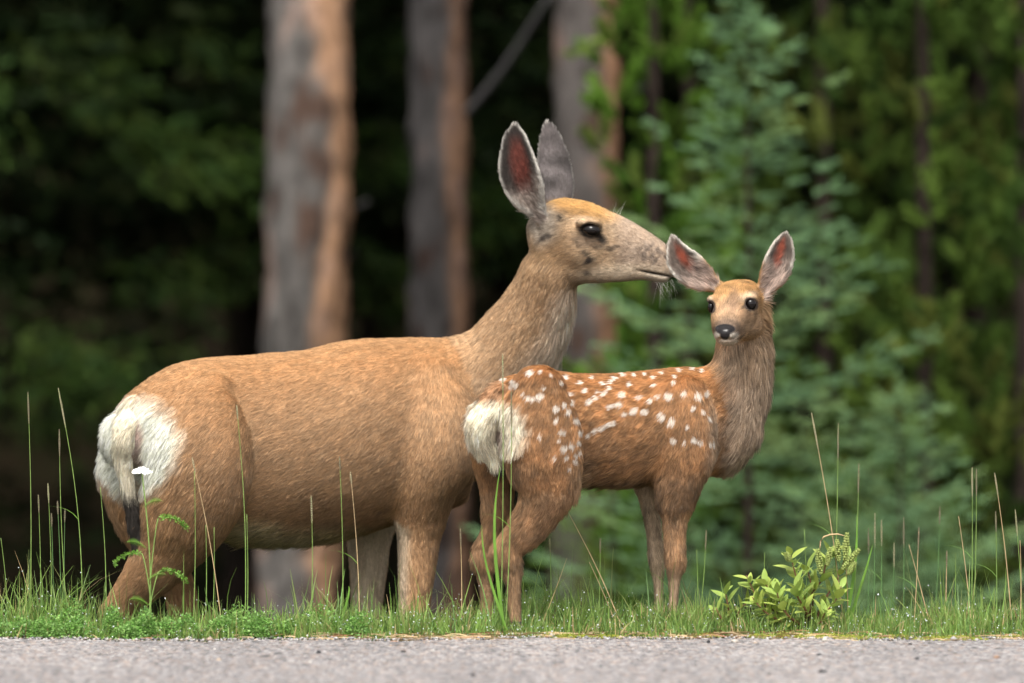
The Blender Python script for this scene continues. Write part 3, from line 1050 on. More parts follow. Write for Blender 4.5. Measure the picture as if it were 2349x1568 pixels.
def build_fawn():
    root = empty('fawn', (.18, .05, 0))
    tag(root, 'small rusty brown fawn with white spots, head turned towards the road', 'deer')
    pr = fawn_prims()
    body = Body(pr)
    yt = [body.hit(1135, 915) or -.1, body.hit(1125, 960) or -.1, body.hit(1125, 1010) or -.1]
    tail = Tube([(1150, 900, yt[0] + .008, .018, 20), (1126, 925, yt[0] - .014, .016, 24), (1108, 965, yt[1] - .022, .014, 30), (1108, 1010, yt[2] - .026, .012, 28), (1130, 1045, yt[2] - .012, .010, 18), (1142, 1072, yt[2] - .006, .006, 9)],
                up=X_UP, k=.008, flow=1, name='tail')
    pr.append(tail)
    body = Body(pr)
    eyes = []
    for (ex, ey, o) in ((1722, 699, .006), (1629, 706, .006)):
        y = body.hit(ex, ey)
        if y is None:
            y = .06
        eyes.append((ex, ey, y + o))
    yl = body.hit(1634, 706) or .05
    eyes[1] = (1631, 706, yl + .010)
    sock = [Blob((1722, 699, eyes[0][2] - .006), (.0132, .013, .0132), k=.005), Blob((1628, 706, eyes[1][2] - .004), (.0105, .015, .0125), k=.005)]
    yn = body.hit(1663, 762)
    nos = [Blob((1649, 764, yn + .000), (.0038, .007, .0052), k=.003), Blob((1680, 760, yn + .002), (.0038, .007, .0052), k=.003)]
    ym = body.hit(1670, 778)
    mouth = Tube([(1645, 777, ym, .012, 1.3), (1662, 780.5, ym - .004, .012, 1.3), (1682, 778, ym, .012, 1.3), (1698, 771, ym + .012, .012, 1.3), (1704, 764, ym + .022, .012, 1.3)], k=.003)
    body = Body(pr, sock + nos + [mouth])
    V, F = body.mesh(.0033)
    V, F = keep_largest(V, F)
    V = smooth_mesh(V, F, 2, .35)
    N = vert_normals(V, F)
    idx, par, flow = body.info(V)
    nm = np.array([q.name for q in pr])[idx]
    ear = np.isin(nm, ['ear_near', 'ear_far'])
    V = smooth_where(V, F, ear, 10)
    N = vert_normals(V, F)
    vx, vy = px_of(V)
    n = len(V)
    tor = (nm == 'torso') | (nm == 'shoulder')
    hq = np.isin(nm, ['haunch', 'haunch_far'])
    nk = nm == 'neck'
    hd = np.isin(nm, ['head', 'jaw', 'brow'])
    tl = nm == 'tail'
    w = smooth01(-.2, .9, np.abs(N[:, 1])) * tor
    flow = norm(flow + np.array([0, 0, -1]) * (.7 * w)[:, None] + np.array([-1, -.4, 0]) * (.3 * w)[:, None])
    flow = norm(flow + np.array([-.45, -.2, 0]) * (hq * smooth01(1150, 1000, vy))[:, None])
    nz, nf = Noise(5, seed=33)(V), Noise(20, seed=34)(V)
    col = np.tile(np.array([.42, .222, .098]), (n, 1)) * (1 + .07 * nz + .07 * nf)[:, None]
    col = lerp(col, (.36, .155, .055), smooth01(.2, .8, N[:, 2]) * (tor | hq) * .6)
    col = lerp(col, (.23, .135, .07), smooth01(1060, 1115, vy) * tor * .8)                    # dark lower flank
    col = lerp(col, (.42, .235, .11), ell(vx, vy, 1440, 1030, 130, 50, .6) * .5 * tor)
    chest = np.maximum(nk * smooth01(1640, 1700, vx), smooth01(.3, .9, N[:, 0]) * tor * smooth01(1600, 1660, vx))
    col = lerp(col, (.45, .345, .25), np.clip(chest, 0, 1) * .9)
    col = lerp(col, (.42, .28, .165), nk * smooth01(900, 800, vy) * .5)
    col = lerp(col, (.55, .44, .32), ell(vx, vy, 1675, 810, 26, 36, .6) * nk * .6)
    col = lerp(col, (.50, .34, .20), ell(vx, vy, 1345, 1095, 28, 40, .6) * .7)                 # pale flank fold
    rear = norm(np.array([-.82, -.57, 0]))
    lg = np.isin(nm, ['fore', 'fore_far', 'shank', 'shank_far'])
    col = lerp(col, (.43, .26, .14), (lg | (hq & (vy > 1120))) * .85)
    col = lerp(col, (.46, .33, .23), (nm == 'fore') * smooth01(1290, 1330, vy) * .8)
    col = lerp(col, (.50, .39, .28), (nm == 'fore_far') * .85)
    col = lerp(col, (.33, .21, .12), np.isin(nm, ['shank', 'shank_far']) * smooth01(1270, 1300, vy) * .7)
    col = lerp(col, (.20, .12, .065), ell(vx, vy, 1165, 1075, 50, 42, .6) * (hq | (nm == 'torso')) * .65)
    rp = ell(vx, vy, 1143, 975, 70, 60, .22, 0) * ~tl * smooth01(-.3, .2, N @ rear + .3)
    rp = np.clip(rp + .2 * Noise(30, seed=39)(V) * (rp > .03) * (rp < .97), 0, 1)
    col = lerp(col, (.82, .73, .58), rp)
    col = lerp(col, (.55, .42, .38), ell(vx, vy, 1148, 985, 9, 34, .5) * ~tl * .7)
    spotted = (tor | hq | nk) * (1 - rp)

    def spots(x, y):
        rs = np.random.default_rng(5)
        sp = np.zeros(len(x))
        for (sx, sy, sr) in FAWN_SPOTS:
            sp = np.maximum(sp, ell(x, y, sx, sy, sr * .98, sr * .84, .35, rs.uniform(-40, 40)))
        return sp
    white = np.array([.86, .80, .72])
    tcol = np.array([[.84, .75, .58]]) * np.ones((n, 1))
    tcol = lerp(tcol, (.40, .20, .09), smooth01(925, 905, vy) * .9)
    tcol = lerp(tcol, (.04, .03, .022), smooth01(1056, 1066, vy))
    col = np.where(tl[:, None], tcol, col)
    # head
    hc = np.tile(np.array([.47, .285, .135]), (n, 1)) * (1 + .08 * nf)[:, None]
    hc = lerp(hc, (.50, .285, .115), ell(vx, vy, 1690, 655, 75, 30, .5) * .8)
    hc = lerp(hc, (.46, .31, .20), ell(vx, vy, 1672, 725, 34, 36, .5) * .8)
    hc = lerp(hc, (.30, .19, .12), ell(vx, vy, 1683, 690, 11, 24, .6) * .65)
    hc = lerp(hc, (.30, .20, .13), ell(vx, vy, 1712, 722, 10, 20, .6, 30) * .5)
    hc = lerp(hc, (.26, .17, .11), ell(vx, vy, 1700, 755, 12, 16, .6, 20) * .5)
    hc = lerp(hc, (.60, .47, .34), ell(vx, vy, 1716, 682, 22, 9, .5, -20) * .7)
    hc = lerp(hc, (.58, .46, .34), ell(vx, vy, 1626, 690, 10, 12, .5) * .6)
    hc = lerp(hc, (.44, .30, .19), ell(vx, vy, 1735, 750, 40, 36, .6) * .7)
    hc = lerp(hc, (.60, .50, .40), ell(vx, vy, 1668, 786, 30, 10, .4) * .9)
    muz = ell(vx, vy, 1667, 757, 34, 26, .25)
    hc = lerp(hc, (.10, .07, .055), muz * .75 * smooth01(775, 768, vy))
    hc = lerp(hc, (.62, .55, .47), ell(vx, vy, 1683, 771, 10, 7, .4) * .9)
    hc = lerp(hc, (.62, .55, .47), ell(vx, vy, 1645, 769, 6, 8, .4) * .8)
    pad = np.maximum(ell(vx, vy, 1663, 756, 25, 13, .14), ell(vx, vy, 1663, 770, 12, 11, .2)) * smooth01(.05, -.0, V[:, 1])
    hc = lerp(hc, (.012, .010, .010), pad)
    hc = lerp(hc, (.05, .035, .03), ell(vx, vy, 1722, 699, 16.5, 16.5, .12))
    hc = lerp(hc, (.05, .035, .03), ell(vx, vy, 1630, 706, 12.5, 17.5, .12))
    hc = lerp(hc, (.06, .04, .03), ell(vx, vy, 1704, 706, 7, 4, .4, -40) * .8)
    lip = ell(vx, vy, 1697, 774, 10, 2.2, .4, -32) * .7
    hc = lerp(hc, (.06, .04, .035), lip)
    hdv = hd & (N[:, 1] < .5)
    col = np.where(hd[:, None], hc, col)
    col = lerp(col, (.46, .29, .15), nk * smooth01(790, 720, vy) * .7)
    # ears
    ear = np.isin(nm, ['ear_near', 'ear_far'])
    t, s, h = par[:, 0], par[:, 1], par[:, 2]
    rimw = np.maximum(smooth01(.93, .985, np.abs(s)), smooth01(.965, .99, t))
    inside = h > 0
    ec = np.tile(np.array([.40, .235, .10]), (n, 1))
    ic = np.tile(np.array([.15, .115, .095]), (n, 1)) * (1 + .1 * nf)[:, None]
    inner_s = np.where(nm == 'ear_near', s - .2, s + .2)
    red = smooth01(.55, .12, np.abs(inner_s)) * smooth01(.14, .34, t) * smooth01(.92, .66, t)
    ic = lerp(ic, (.33, .085, .048), red)
    ic = lerp(ic, (.56, .43, .36), smooth01(.40, .12, t) * .8)
    ec = np.where(inside[:, None], ic, ec)
    ec = lerp(ec, (.74, .68, .60), rimw * smooth01(.2, .4, t))
    ec = lerp(ec, (.46, .25, .09), smooth01(.3, .15, t) * ~inside)
    col = np.where(ear[:, None], ec, col)
    # fur
    L = np.full(n, .016)
    L = np.where(nk, .020, L)
    L = np.where(hd, .009, L)
    tcore = spotted
    L = np.where(hd & (vy > 735) & (V[:, 1] < .03), .0055, L)
    L = np.where(lg | (hq & (vy > 1180)), .013 - .005 * smooth01(1290, 1330, vy), L)
    L += .014 * smooth01(1040, 1110, vy) * (nm == 'torso')
    L = np.where(nm == 'shoulder', .013, L)
    L += .008 * chest
    L += .010 * rp
    L = np.where(tl, .026, L)
    L = np.where(ear, np.where(inside, .008 + .014 * smooth01(.65, .2, t), .006) * (1 - .3 * rimw), L)
    L += .012 * ell(vx, vy, 1345, 1105, 34, 40, .5)
    bald = np.maximum(pad, np.maximum(ell(vx, vy, 1722, 699, 15, 13.5, .12), ell(vx, vy, 1630, 706, 10, 14.5, .12))) * hd
    L *= 1 - .5 * ell(vx, vy, 1722, 699, 24, 22, .3) * hd - .5 * ell(vx, vy, 1630, 706, 18, 22, .3) * hd
    lift = np.full(n, .18)
    lift += .14 * rp + .15 * chest + .15 * smooth01(1040, 1110, vy) * tor
    lift = np.where(hd, .16, lift)
    lift = np.where(lg | (hq & (vy > 1150)), .26, lift)
    lift = np.where(ear, np.where(inside, .35, .2) + .2 * rimw, lift)
    dens = np.full(n, 480000.)
    dens = np.where(hd | ear, 520000., dens)
    dens = np.where(lg | (hq & (vy > 1150)), 300000., dens)
    toward = norm(np.array([0, -DIST, CAMH]) - V)
    fac = (N * toward).sum(1)
    dens *= np.where(fac > -.25, 1, .3)
    dens *= (1 - bald) ** 2
    dens *= np.where(ear, 1 + 1.2 * rimw, 1)
    gl = np.where(hd, .75 - .5 * pad, .85)
    col = smooth_where(col, F, ear, 2)
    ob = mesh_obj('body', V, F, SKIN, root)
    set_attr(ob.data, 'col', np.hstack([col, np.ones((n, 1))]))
    set_attr(ob.data, 'gloss', gl, 'FLOAT')

    def cfn(p, mid, c, r):
        k = len(p)
        g = 1 + .20 * r.normal(size=k) + .14 * Noise(35, seed=51)(p)
        tip = (r.random(k) < .12)
        c = c * np.clip(g, .4, 1.6)[:, None]
        c = np.where(tip[:, None], c * .55, c)
        mx_, my_ = px_of(mid)
        red = smooth01(1.5, 2.2, c[:, 0] / np.maximum(c[:, 2], .01))      # only the brown coat carries spots
        body_zone = (mx_ > 1100) & (mx_ < 1660) & (my_ > 820) & (my_ < 1100)
        w_ = spots(mx_, my_) * red * body_zone
        return lerp(c, white, (w_ > r.random(k) * .9 + .05) * .85)
    o, k = grow_fur('fur', V, F, N, flow, L, dens, lift, col, root, HAIR, seed=61, clump=.24, col_fn=cfn, freq=58, rad=(.00046, .00008), pts=4)
    print('fawn', n, 'hairs', k)
    for (ex, ey, y), r_ in zip(eyes, ((.0132, .010, .0138), (.0080, .0125, .0136))):
        add_eye(root, (ex, ey), y + .003, r_)
    for v in ((1190, 1452, -.07), (1124, 1445, .055), (1546, 1450, .045), (1514, 1435, .17)):
        leg_hoof(root, v, HOOF, .62)
    return root, body


def horn_mat():
    m, nt, out = new_mat('dark_hoof')
    b = principled(nt, out, .5, .4)
    n_ = noise_node(nt, 60)
    r_ = ramp(nt, [(.3, (.012, .010, .009)), (.7, (.04, .033, .028))], n_.outputs['Fac'])
    nt.links.new(r_.outputs[0], b.inputs['Base Color'])
    return m


HOOF = horn_mat()
doe, doe_body = build_doe()
fawn, fawn_body = build_fawn()


# ------------------------------------------------------------------ ground and road
def soil_mat():
    m, nt, out = new_mat('forest_soil')
    b = principled(nt, out, .95, .02)
    n1 = noise_node(nt, 3.0, 6, .6)
    n2 = noise_node(nt, 40.0, 5, .6)
    r1 = ramp(nt, [(.3, (.018, .013, .008)), (.5, (.032, .024, .013)), (.65, (.024, .030, .011)), (.8, (.045, .034, .021))], n1.outputs['Fac'])
    r2 = ramp(nt, [(.3, (.55, .55, .55)), (.7, (1.2, 1.2, 1.2))], n2.outputs['Fac'])
    mx = nt.nodes.new('ShaderNodeMix')
    mx.data_type = 'RGBA'
    mx.blend_type = 'MULTIPLY'
    mx.inputs[0].default_value = 1
    nt.links.new(r1.outputs[0], mx.inputs[6])
    nt.links.new(r2.outputs[0], mx.inputs[7])
    nt.links.new(mx.outputs[2], b.inputs['Base Color'])
    bp = nt.nodes.new('ShaderNodeBump')
    bp.inputs['Strength'].default_value = .6
    bp.inputs['Distance'].default_value = .02
    nt.links.new(n2.outputs['Fac'], bp.inputs['Height'])
    nt.links.new(bp.outputs[0], b.inputs['Normal'])
    return m


def road_mat():
    m, nt, out = new_mat('chip_seal_asphalt')
    b = principled(nt, out, .85, .25)
    tc = nt.nodes.new('ShaderNodeTexCoord')
    vo = nt.nodes.new('ShaderNodeTexVoronoi')
    vo.inputs['Scale'].default_value = 105
    nt.links.new(tc.outputs['Object'], vo.inputs['Vector'])
    sep = nt.nodes.new('ShaderNodeSeparateColor')
    nt.links.new(vo.outputs['Color'], sep.inputs[0])
    chips = ramp(nt, [(.0, (.08, .077, .078)), (.12, (.17, .164, .167)), (.36, (.28, .267, .266)), (.62, (.33, .31, .302)), (.75, (.33, .26, .22)), (.88, (.42, .40, .39)), (1, (.54, .51, .49))], sep.outputs[0])
    chips.color_ramp.interpolation = 'CONSTANT'
    edge = ramp(nt, [(.25, (1, 1, 1)), (.75, (.55, .54, .54))], vo.outputs['Distance'])
    n1 = noise_node(nt, 2.2, 4, .6, stretch=(1, .35, 1))
    big = ramp(nt, [(.3, (.80, .80, .81)), (.7, (1.12, 1.10, 1.09))], n1.outputs['Fac'])
    m1 = nt.nodes.new('ShaderNodeMix')
    m1.data_type = 'RGBA'
    m1.blend_type = 'MULTIPLY'
    m1.inputs[0].default_value = 1
    nt.links.new(chips.outputs[0], m1.inputs[6])
    nt.links.new(edge.outputs[0], m1.inputs[7])
    m2 = nt.nodes.new('ShaderNodeMix')
    m2.data_type = 'RGBA'
    m2.blend_type = 'MULTIPLY'
    m2.inputs[0].default_value = 1
    nt.links.new(m1.outputs[2], m2.inputs[6])
    nt.links.new(big.outputs[0], m2.inputs[7])
    nt.links.new(m2.outputs[2], b.inputs['Base Color'])
    bp = nt.nodes.new('ShaderNodeBump')
    bp.inputs['Strength'].default_value = .7
    bp.inputs['Distance'].default_value = .004
    bp.invert = True
    nt.links.new(vo.outputs['Distance'], bp.inputs['Height'])
    nt.links.new(bp.outputs[0], b.inputs['Normal'])
    return m


def grid_sheet(name, xs, ys, zf, mat, yf=None):
    X, Y = np.meshgrid(xs, ys)
    if yf is not None:
        Y = yf(X, Y)
    V = np.stack([X, Y, zf(X, Y)], -1).reshape(-1, 3)
    nx, ny = len(xs), len(ys)
    i = np.arange((ny - 1) * (nx - 1))
    r, c = i // (nx - 1), i % (nx - 1)
    a = r * nx + c
    return mesh_obj(name, V, np.stack([a, a + 1, a + nx + 1, a + nx], 1), mat)


xs = np.unique(np.concatenate([np.linspace(-60, -4, 16), np.linspace(-4, 4, 161), np.linspace(4, 60, 16)]))
ys = np.unique(np.concatenate([np.linspace(-40, -.5, 12), np.linspace(-.5, 1.6, 64), np.linspace(1.6, 14, 30), np.linspace(14, 70, 22)]))
HILL = lambda x, y: np.where(y > 17, (y - 17) * .45, 0)  # rise added behind the trees to shut out the sky
ground = grid_sheet('ground', xs, ys, lambda x, y: ground_z(x, y) - .03 * (y < -.33) + HILL(x, y), soil_mat())
tag(ground, kind='structure')
rx = np.unique(np.concatenate([np.linspace(-60, -3, 12), np.linspace(-3, 3, 401), np.linspace(3, 60, 12)]))
ry = np.concatenate([np.linspace(-9, -1.2, 8), np.linspace(-1.0, 0, 26)])


def road_y(X, Y):
    e = road_edge(X)
    t = np.clip((Y + 1.0) / 1.0, 0, 1)
    return np.where(Y > -1.0, -1.0 + t * (e + 1.0), Y)


def road_z(X, Y):
    e = road_edge(X)
    u = np.clip((Y - e + .05) / .05, 0, 1)
    return .006 - .012 * u * u + .0012 * np.sin(X * 61 + Y * 47) * np.sin(X * 23 - Y * 90)


road = grid_sheet('road', rx, ry, road_z, road_mat(), road_y)
tag(road, kind='structure')


# ------------------------------------------------------------------ loose stones and gravel
def rock_template(seed, sub=2):
    r = np.random.default_rng(seed)
    V, F = sphere((0, 0, 0), (1, 1, 1), nu=10, nv=7)
    n = Noise(.35, 8, seed)
    V = V * (1 + .22 * n(V * 1.0))[:, None] * (1 + .06 * r.normal(size=(len(V), 1)))
    return V, F


def stone_mat(name, lo, hi):
    m, nt, out = new_mat(name)
    b = principled(nt, out, .8, .3)
    n_ = noise_node(nt, 120, 4)
    r_ = ramp(nt, [(.3, lo), (.7, hi)], n_.outputs['Fac'])
    nt.links.new(r_.outputs[0], b.inputs['Base Color'])
    return m


ST_DARK = stone_mat('dark_stone', (.018, .018, .022), (.05, .048, .05))
ST_PALE = stone_mat('pale_stone', (.28, .25, .21), (.42, .39, .35))
ST_GREY = stone_mat('grey_stone', (.13, .12, .12), (.25, .24, .235))
ST_RUST = stone_mat('rusty_stone', (.20, .12, .08), (.30, .20, .14))


def on_road(vx, vy, z=.006):
    d = (CAMH - z) * FV / (vy - HY)
    return np.array([(vx - CX) * d / FV, d - DIST, z])


STONES = [  # vx, vy, width v, material, words
    (2088, 1480, 9, ST_DARK, 'small black stone lying on the road, nearest to the mossy verge edge'),
    (1880, 1505, 11, ST_DARK, 'flat black stone with a chip beside it on the grey road'),
    (2103, 1513, 10, ST_DARK, 'rounded black stone alone on the open grey road'),
    (730, 1498, 12, ST_DARK, 'dark stone on the road in front of the doe hind leg'),
    (925, 1497, 10, ST_DARK, 'dark wedge-shaped stone on the road below the doe foreleg'),
    (1893, 1471, 18, ST_PALE, 'flat pale stone at the road edge under the leafy willow'),
    (1863, 1468, 13, ST_PALE, 'smaller pale tan stone at the road edge under the leafy willow'),
    (2285, 1510, 12, ST_RUST, 'reddish stone on the road at the far end of the verge'),
    (1625, 1475, 10, ST_DARK, 'black stone on the road edge below the fawn foreleg'),
    (1685, 1475, 15, ST_PALE, 'oval cream stone on the road edge beside a black stone'),
    (1085, 1552, 12, ST_DARK, 'dark stone far out on the open road, away from all others'),
    (1525, 1487, 10, ST_GREY, 'grey stone on the road below the fawn forelegs'),
]
for i, (vx, vy, wv, mt, lab) in enumerate(STONES):
    V, F = rock_template(100 + i)
    c = on_road(vx, vy)
    s = wv * .5 * (c[1] + DIST) / FV
    V = V * np.array([s, s * .9, s * .62]) + c + np.array([0, 0, s * .40])
    tag(mesh_obj('stone', V, F, mt), lab, 'stone', 'loose stones on the road')

GR = attr_mat('loose_gravel_chips', .85, .25)


def batch(template_V, template_F, pos, scale, rotz, cols, name, mat, parent=None, tilt=None, kind='stuff'):
    """many small copies of one template joined into ONE object (too small to pick apart)"""
    n, k = len(pos), len(template_V)
    c, s = np.cos(rotz), np.sin(rotz)
    X = template_V[None] * scale[:, None, :] if scale.ndim == 2 else template_V[None] * scale[:, None, None]
    W = np.stack([X[..., 0] * c[:, None] - X[..., 1] * s[:, None], X[..., 0] * s[:, None] + X[..., 1] * c[:, None], X[..., 2]], -1)
    if tilt is not None:
        W = W + tilt[:, None, :] * X[..., 2:3]
    V = (W + pos[:, None]).reshape(-1, 3)
    F = (np.asarray(template_F)[None] + (np.arange(n) * k)[:, None, None]).reshape(-1, np.asarray(template_F).shape[1])
    o = mesh_obj(name, V, F, mat, parent)
    set_attr(o.data, 'col', np.repeat(np.hstack([cols, np.ones((n, 1))]), k, 0))
    if kind:
        tag(o, kind=kind)
    return o


OCT_V = np.array([[1, 0, 0], [-1, 0, 0], [0, 1, 0], [0, -1, 0], [0, 0, 1], [0, 0, -1]], float)
OCT_F = np.array([[0, 2, 4], [2, 1, 4], [1, 3, 4], [3, 0, 4], [2, 0, 5], [1, 2, 5], [3, 1, 5], [0, 3, 5]])
r = np.random.default_rng(31)
n = 5200
gx = r.uniform(-1.9, 1.9, n)
gy = road_edge(gx) - np.abs(r.normal(0, .05, n)) + .03
far = r.random(n) < .25
gy = np.where(far, r.uniform(-1.25, -.2, n), gy)
gs = np.exp(r.normal(math.log(.0026), .4, n))
gp = np.stack([gx, gy, .004 + gs * .3], 1)
pal = np.array([[.30, .285, .28], [.20, .195, .20], [.40, .38, .35], [.06, .058, .06], [.32, .25, .19], [.26, .19, .14]])
gc = pal[r.choice(6, n, p=[.3, .25, .18, .1, .1, .07])] * r.uniform(.8, 1.2, (n, 1))
tag(batch(OCT_V * r.uniform(.8, 1.2, (6, 1)), OCT_F, gp, np.stack([gs * 1.2, gs, gs * .7], 1), r.uniform(0, 6.28, n), gc, 'gravel', GR), 'loose grey and tan gravel chips along the road edge', 'gravel')


# ------------------------------------------------------------------ verge grass
LEAF = attr_mat('grass_blade', .5, .35, translucent=.30)


def blades(pos, h, w, az, lean, bend, cols, tipcols=None, seg=4):
    """curved tapering grass blades -> verts, quads, colours"""
    n = len(pos)
    u = np.linspace(0, 1, seg + 1)
    d = np.stack([np.cos(az), np.sin(az)], 1)
    perp_az = az + np.pi / 2 + RNG.normal(0, .9, n)
    side = np.stack([np.cos(perp_az), np.sin(perp_az), np.zeros(n)], 1)
    V = np.empty((n, seg + 1, 2, 3))
    for j, x in enumerate(u):
        out = h * (lean * x + bend * x * x)
        up = h * (x - .38 * np.abs(bend) * x * x)
        c = pos + np.concatenate([d * out[:, None], up[:, None]], 1)
        ww = w * (1 - x ** 1.6) * (.65 + .35 * min(1, x * 4)) + .0002
        V[:, j, 0] = c - side * ww[:, None]
        V[:, j, 1] = c + side * ww[:, None]
    k = (seg + 1) * 2
    base = (np.arange(n) * k)[:, None, None]
    q = np.array([[2 * j, 2 * j + 1, 2 * j + 3, 2 * j + 2] for j in range(seg)])[None]
    F = (base + q).reshape(-1, 4)
    C = np.repeat(cols[:, None], k, 1)
    if tipcols is not None:
        t = np.repeat(u ** 2, 2)[None, :, None]
        C = C * (1 - t) + tipcols[:, None] * t
    return V.reshape(-1, 3), F, C.reshape(-1, 3), V


def stuff_blades(name, label, cat, *a, **k):
    V, F, C, P4 = blades(*a, **k)
    o = mesh_obj(name, V, F, LEAF)
    set_attr(o.data, 'col', np.hstack([C, np.ones((len(C), 1))]))
    return tag(o, label, cat, kind='stuff'), P4


GREENS = np.array([[.135, .240, .045], [.170, .275, .055], [.095, .190, .040], [.205, .290, .070], [.115, .21, .065], [.25, .27, .09]])
r = np.random.default_rng(41)
N1 = 60000
x = r.uniform(-2.3, 2.3, N1)
e = road_edge(x)
y = e + .015 + np.abs(r.beta(1.1, 1.7, N1)) * .95
clumpn = Noise(3.2, seed=70)(np.stack([x, y, 0 * x], 1))
clf = Noise(9, seed=71)(np.stack([x, y, 0 * x], 1))
keep = r.random(N1) < np.clip(.75 + .25 * clf + .2 * clumpn, .15, 1) * np.clip(.45 + (y - e) / .06, 0, 1)
x, y, e, clumpn, clf = x[keep], y[keep], e[keep], clumpn[keep], clf[keep]
for (fx_, fy_) in ((.02, -.07), (-.05, .05), (.385, .045), (.35, .17), (.0, -.10), (.05, -.12)):     # grass grown up round the hooves
    k_ = 420
    x = np.concatenate([x, fx_ + r.normal(0, .045, k_)])
    yy_ = fy_ - .02 - np.abs(r.normal(0, .05, k_))
    y = np.concatenate([y, np.maximum(yy_, road_edge(x[-k_:]) + .015)])
e = road_edge(x)
clumpn = Noise(3.2, seed=70)(np.stack([x, y, 0 * x], 1))
clf = Noise(9, seed=71)(np.stack([x, y, 0 * x], 1))
n = len(x)
h = (.026 + .026 * np.clip((y - e) / .16, 0, 1)) * np.exp(r.normal(0, .32, n)) * (1 + .22 * clumpn) * .85
h *= 1 + .75 * smooth01(-.55, -1.15, x) * smooth01(-.15, .05, y)
tall = r.random(n) < .045
h = np.where(tall, h * r.uniform(1.4, 2.6, n), h)
h = np.clip(h, .015, .21)
pos = np.stack([x, y, ground_z(x, y) - .004], 1)
cols = GREENS[r.choice(6, n, p=[.27, .22, .2, .13, .12, .06])] * r.uniform(.75, 1.25, (n, 1)) * (1 + .10 * clf)[:, None]
tips = lerp(cols, (.24, .26, .08), r.uniform(0, .5, n))
dry = r.random(n) < (.05 + .12 * smooth01(.08, 0, y - e))
cols = np.where(dry[:, None], np.array([.40, .29, .14]) * r.uniform(.7, 1.2, (n, 1)), cols)
tips = np.where(dry[:, None], np.array([.46, .33, .17]), tips)
grass, GP4 = stuff_blades('grass', 'dense dewy green grass growing along the verge', 'grass', pos, h, r.uniform(.0008, .0019, n), r.uniform(0, 6.28, n), r.uniform(.02, .45, n), r.normal(0, .35, n), cols, tips)

# straw: dead blades lying on the edge of the road
n = 2000
x = r.uniform(-1.9, 1.9, n)
x = x[r.random(n) < np.clip(.42 + .45 * Noise(1.3, seed=88)(np.stack([x, 0 * x, 0 * x], 1)), .04, 1)]
n = len(x)
y = road_edge(x) + r.normal(.045, .05, n)
pos = np.stack([x, y, np.maximum(ground_z(x, y), 0) + r.uniform(.002, .012, n)], 1)
L = r.uniform(.02, .075, n)
az = np.where(r.random(n) < .45, r.normal(0, .35, n) + np.pi * (r.random(n) < .5), r.uniform(0, 6.28, n))
sc = np.array([.47, .33, .17]) * r.uniform(.55, 1.2, (n, 1)) * np.array([1, 1, 1])
rust = r.random(n) < .2
sc = np.where(rust[:, None], np.array([.34, .16, .08]) * r.uniform(.7, 1.1, (n, 1)), sc)
d = np.stack([np.cos(az), np.sin(az)], 1)
u = np.linspace(0, 1, 4)
V = np.empty((n, 4, 2, 3))
arch = r.uniform(.0, .10, n)
for j, q in enumerate(u):
    c = pos + np.concatenate([d * (L * q)[:, None], (L * arch * np.sin(np.pi * q))[:, None]], 1)
    wv = (.0014 * (1 - .7 * q))
    V[:, j, 0] = c + np.array([0, 0, wv])
    V[:, j, 1] = c - np.array([0, 0, wv]) + np.concatenate([np.stack([-d[:, 1], d[:, 0]], 1) * wv, np.zeros((n, 1))], 1)
F = ((np.arange(n) * 8)[:, None, None] + np.array([[2 * j, 2 * j + 1, 2 * j + 3, 2 * j + 2] for j in range(3)])[None]).reshape(-1, 4)
straw = mesh_obj('straw', V.reshape(-1, 3), F, LEAF)
set_attr(straw.data, 'col', np.hstack([np.repeat(sc, 8, 0), np.ones((n * 8, 1))]))
tag(straw, 'dead tan straw lying where the grass meets the road', 'straw', kind='stuff')

# feathery low leaves (yarrow and clover) in the verge
def leaflets(name, label, cat, centres, rad, hgt, num, colr, seed, size=(.006, .0028)):
    r = np.random.default_rng(seed)
    n = num
    ci = r.choice(len(centres), n)
    c = np.asarray(centres)[ci]
    rr = np.asarray(rad)[ci] * np.sqrt(r.random(n))
    a = r.uniform(0, 6.28, n)
    x, y = c[:, 0] + rr * np.cos(a), c[:, 1] + rr * np.sin(a) * .8
    k = 1 - (rr / np.asarray(rad)[ci]) ** 2
    z = ground_z(x, y) + np.asarray(hgt)[ci] * (k * r.uniform(.45, 1.05, n)) + .004
    L, W = size[0] * r.uniform(.6, 1.4, n), size[1] * r.uniform(.7, 1.3, n)
    az, el = r.uniform(0, 6.28, n), r.uniform(-.1, .8, n)
    dr = np.stack([np.cos(az) * np.cos(el), np.sin(az) * np.cos(el), np.sin(el)], 1)
    sd = norm(np.cross(dr, r.normal(size=(n, 3))))
    p = np.stack([x, y, z], 1)
    V = np.stack([p, p + dr * (L * .5)[:, None] + sd * W[:, None], p + dr * L[:, None], p + dr * (L * .5)[:, None] - sd * W[:, None]], 1)
    F = np.arange(n * 4).reshape(n, 4)
    cc = np.asarray(colr)[r.choice(len(colr), n)] * r.uniform(.75, 1.3, (n, 1))
    o = mesh_obj(name, V.reshape(-1, 3), F, LEAF)
    set_attr(o.data, 'col', np.hstack([np.repeat(cc, 4, 0), np.ones((n * 4, 1))]))
    return tag(o, label, cat, kind='stuff')


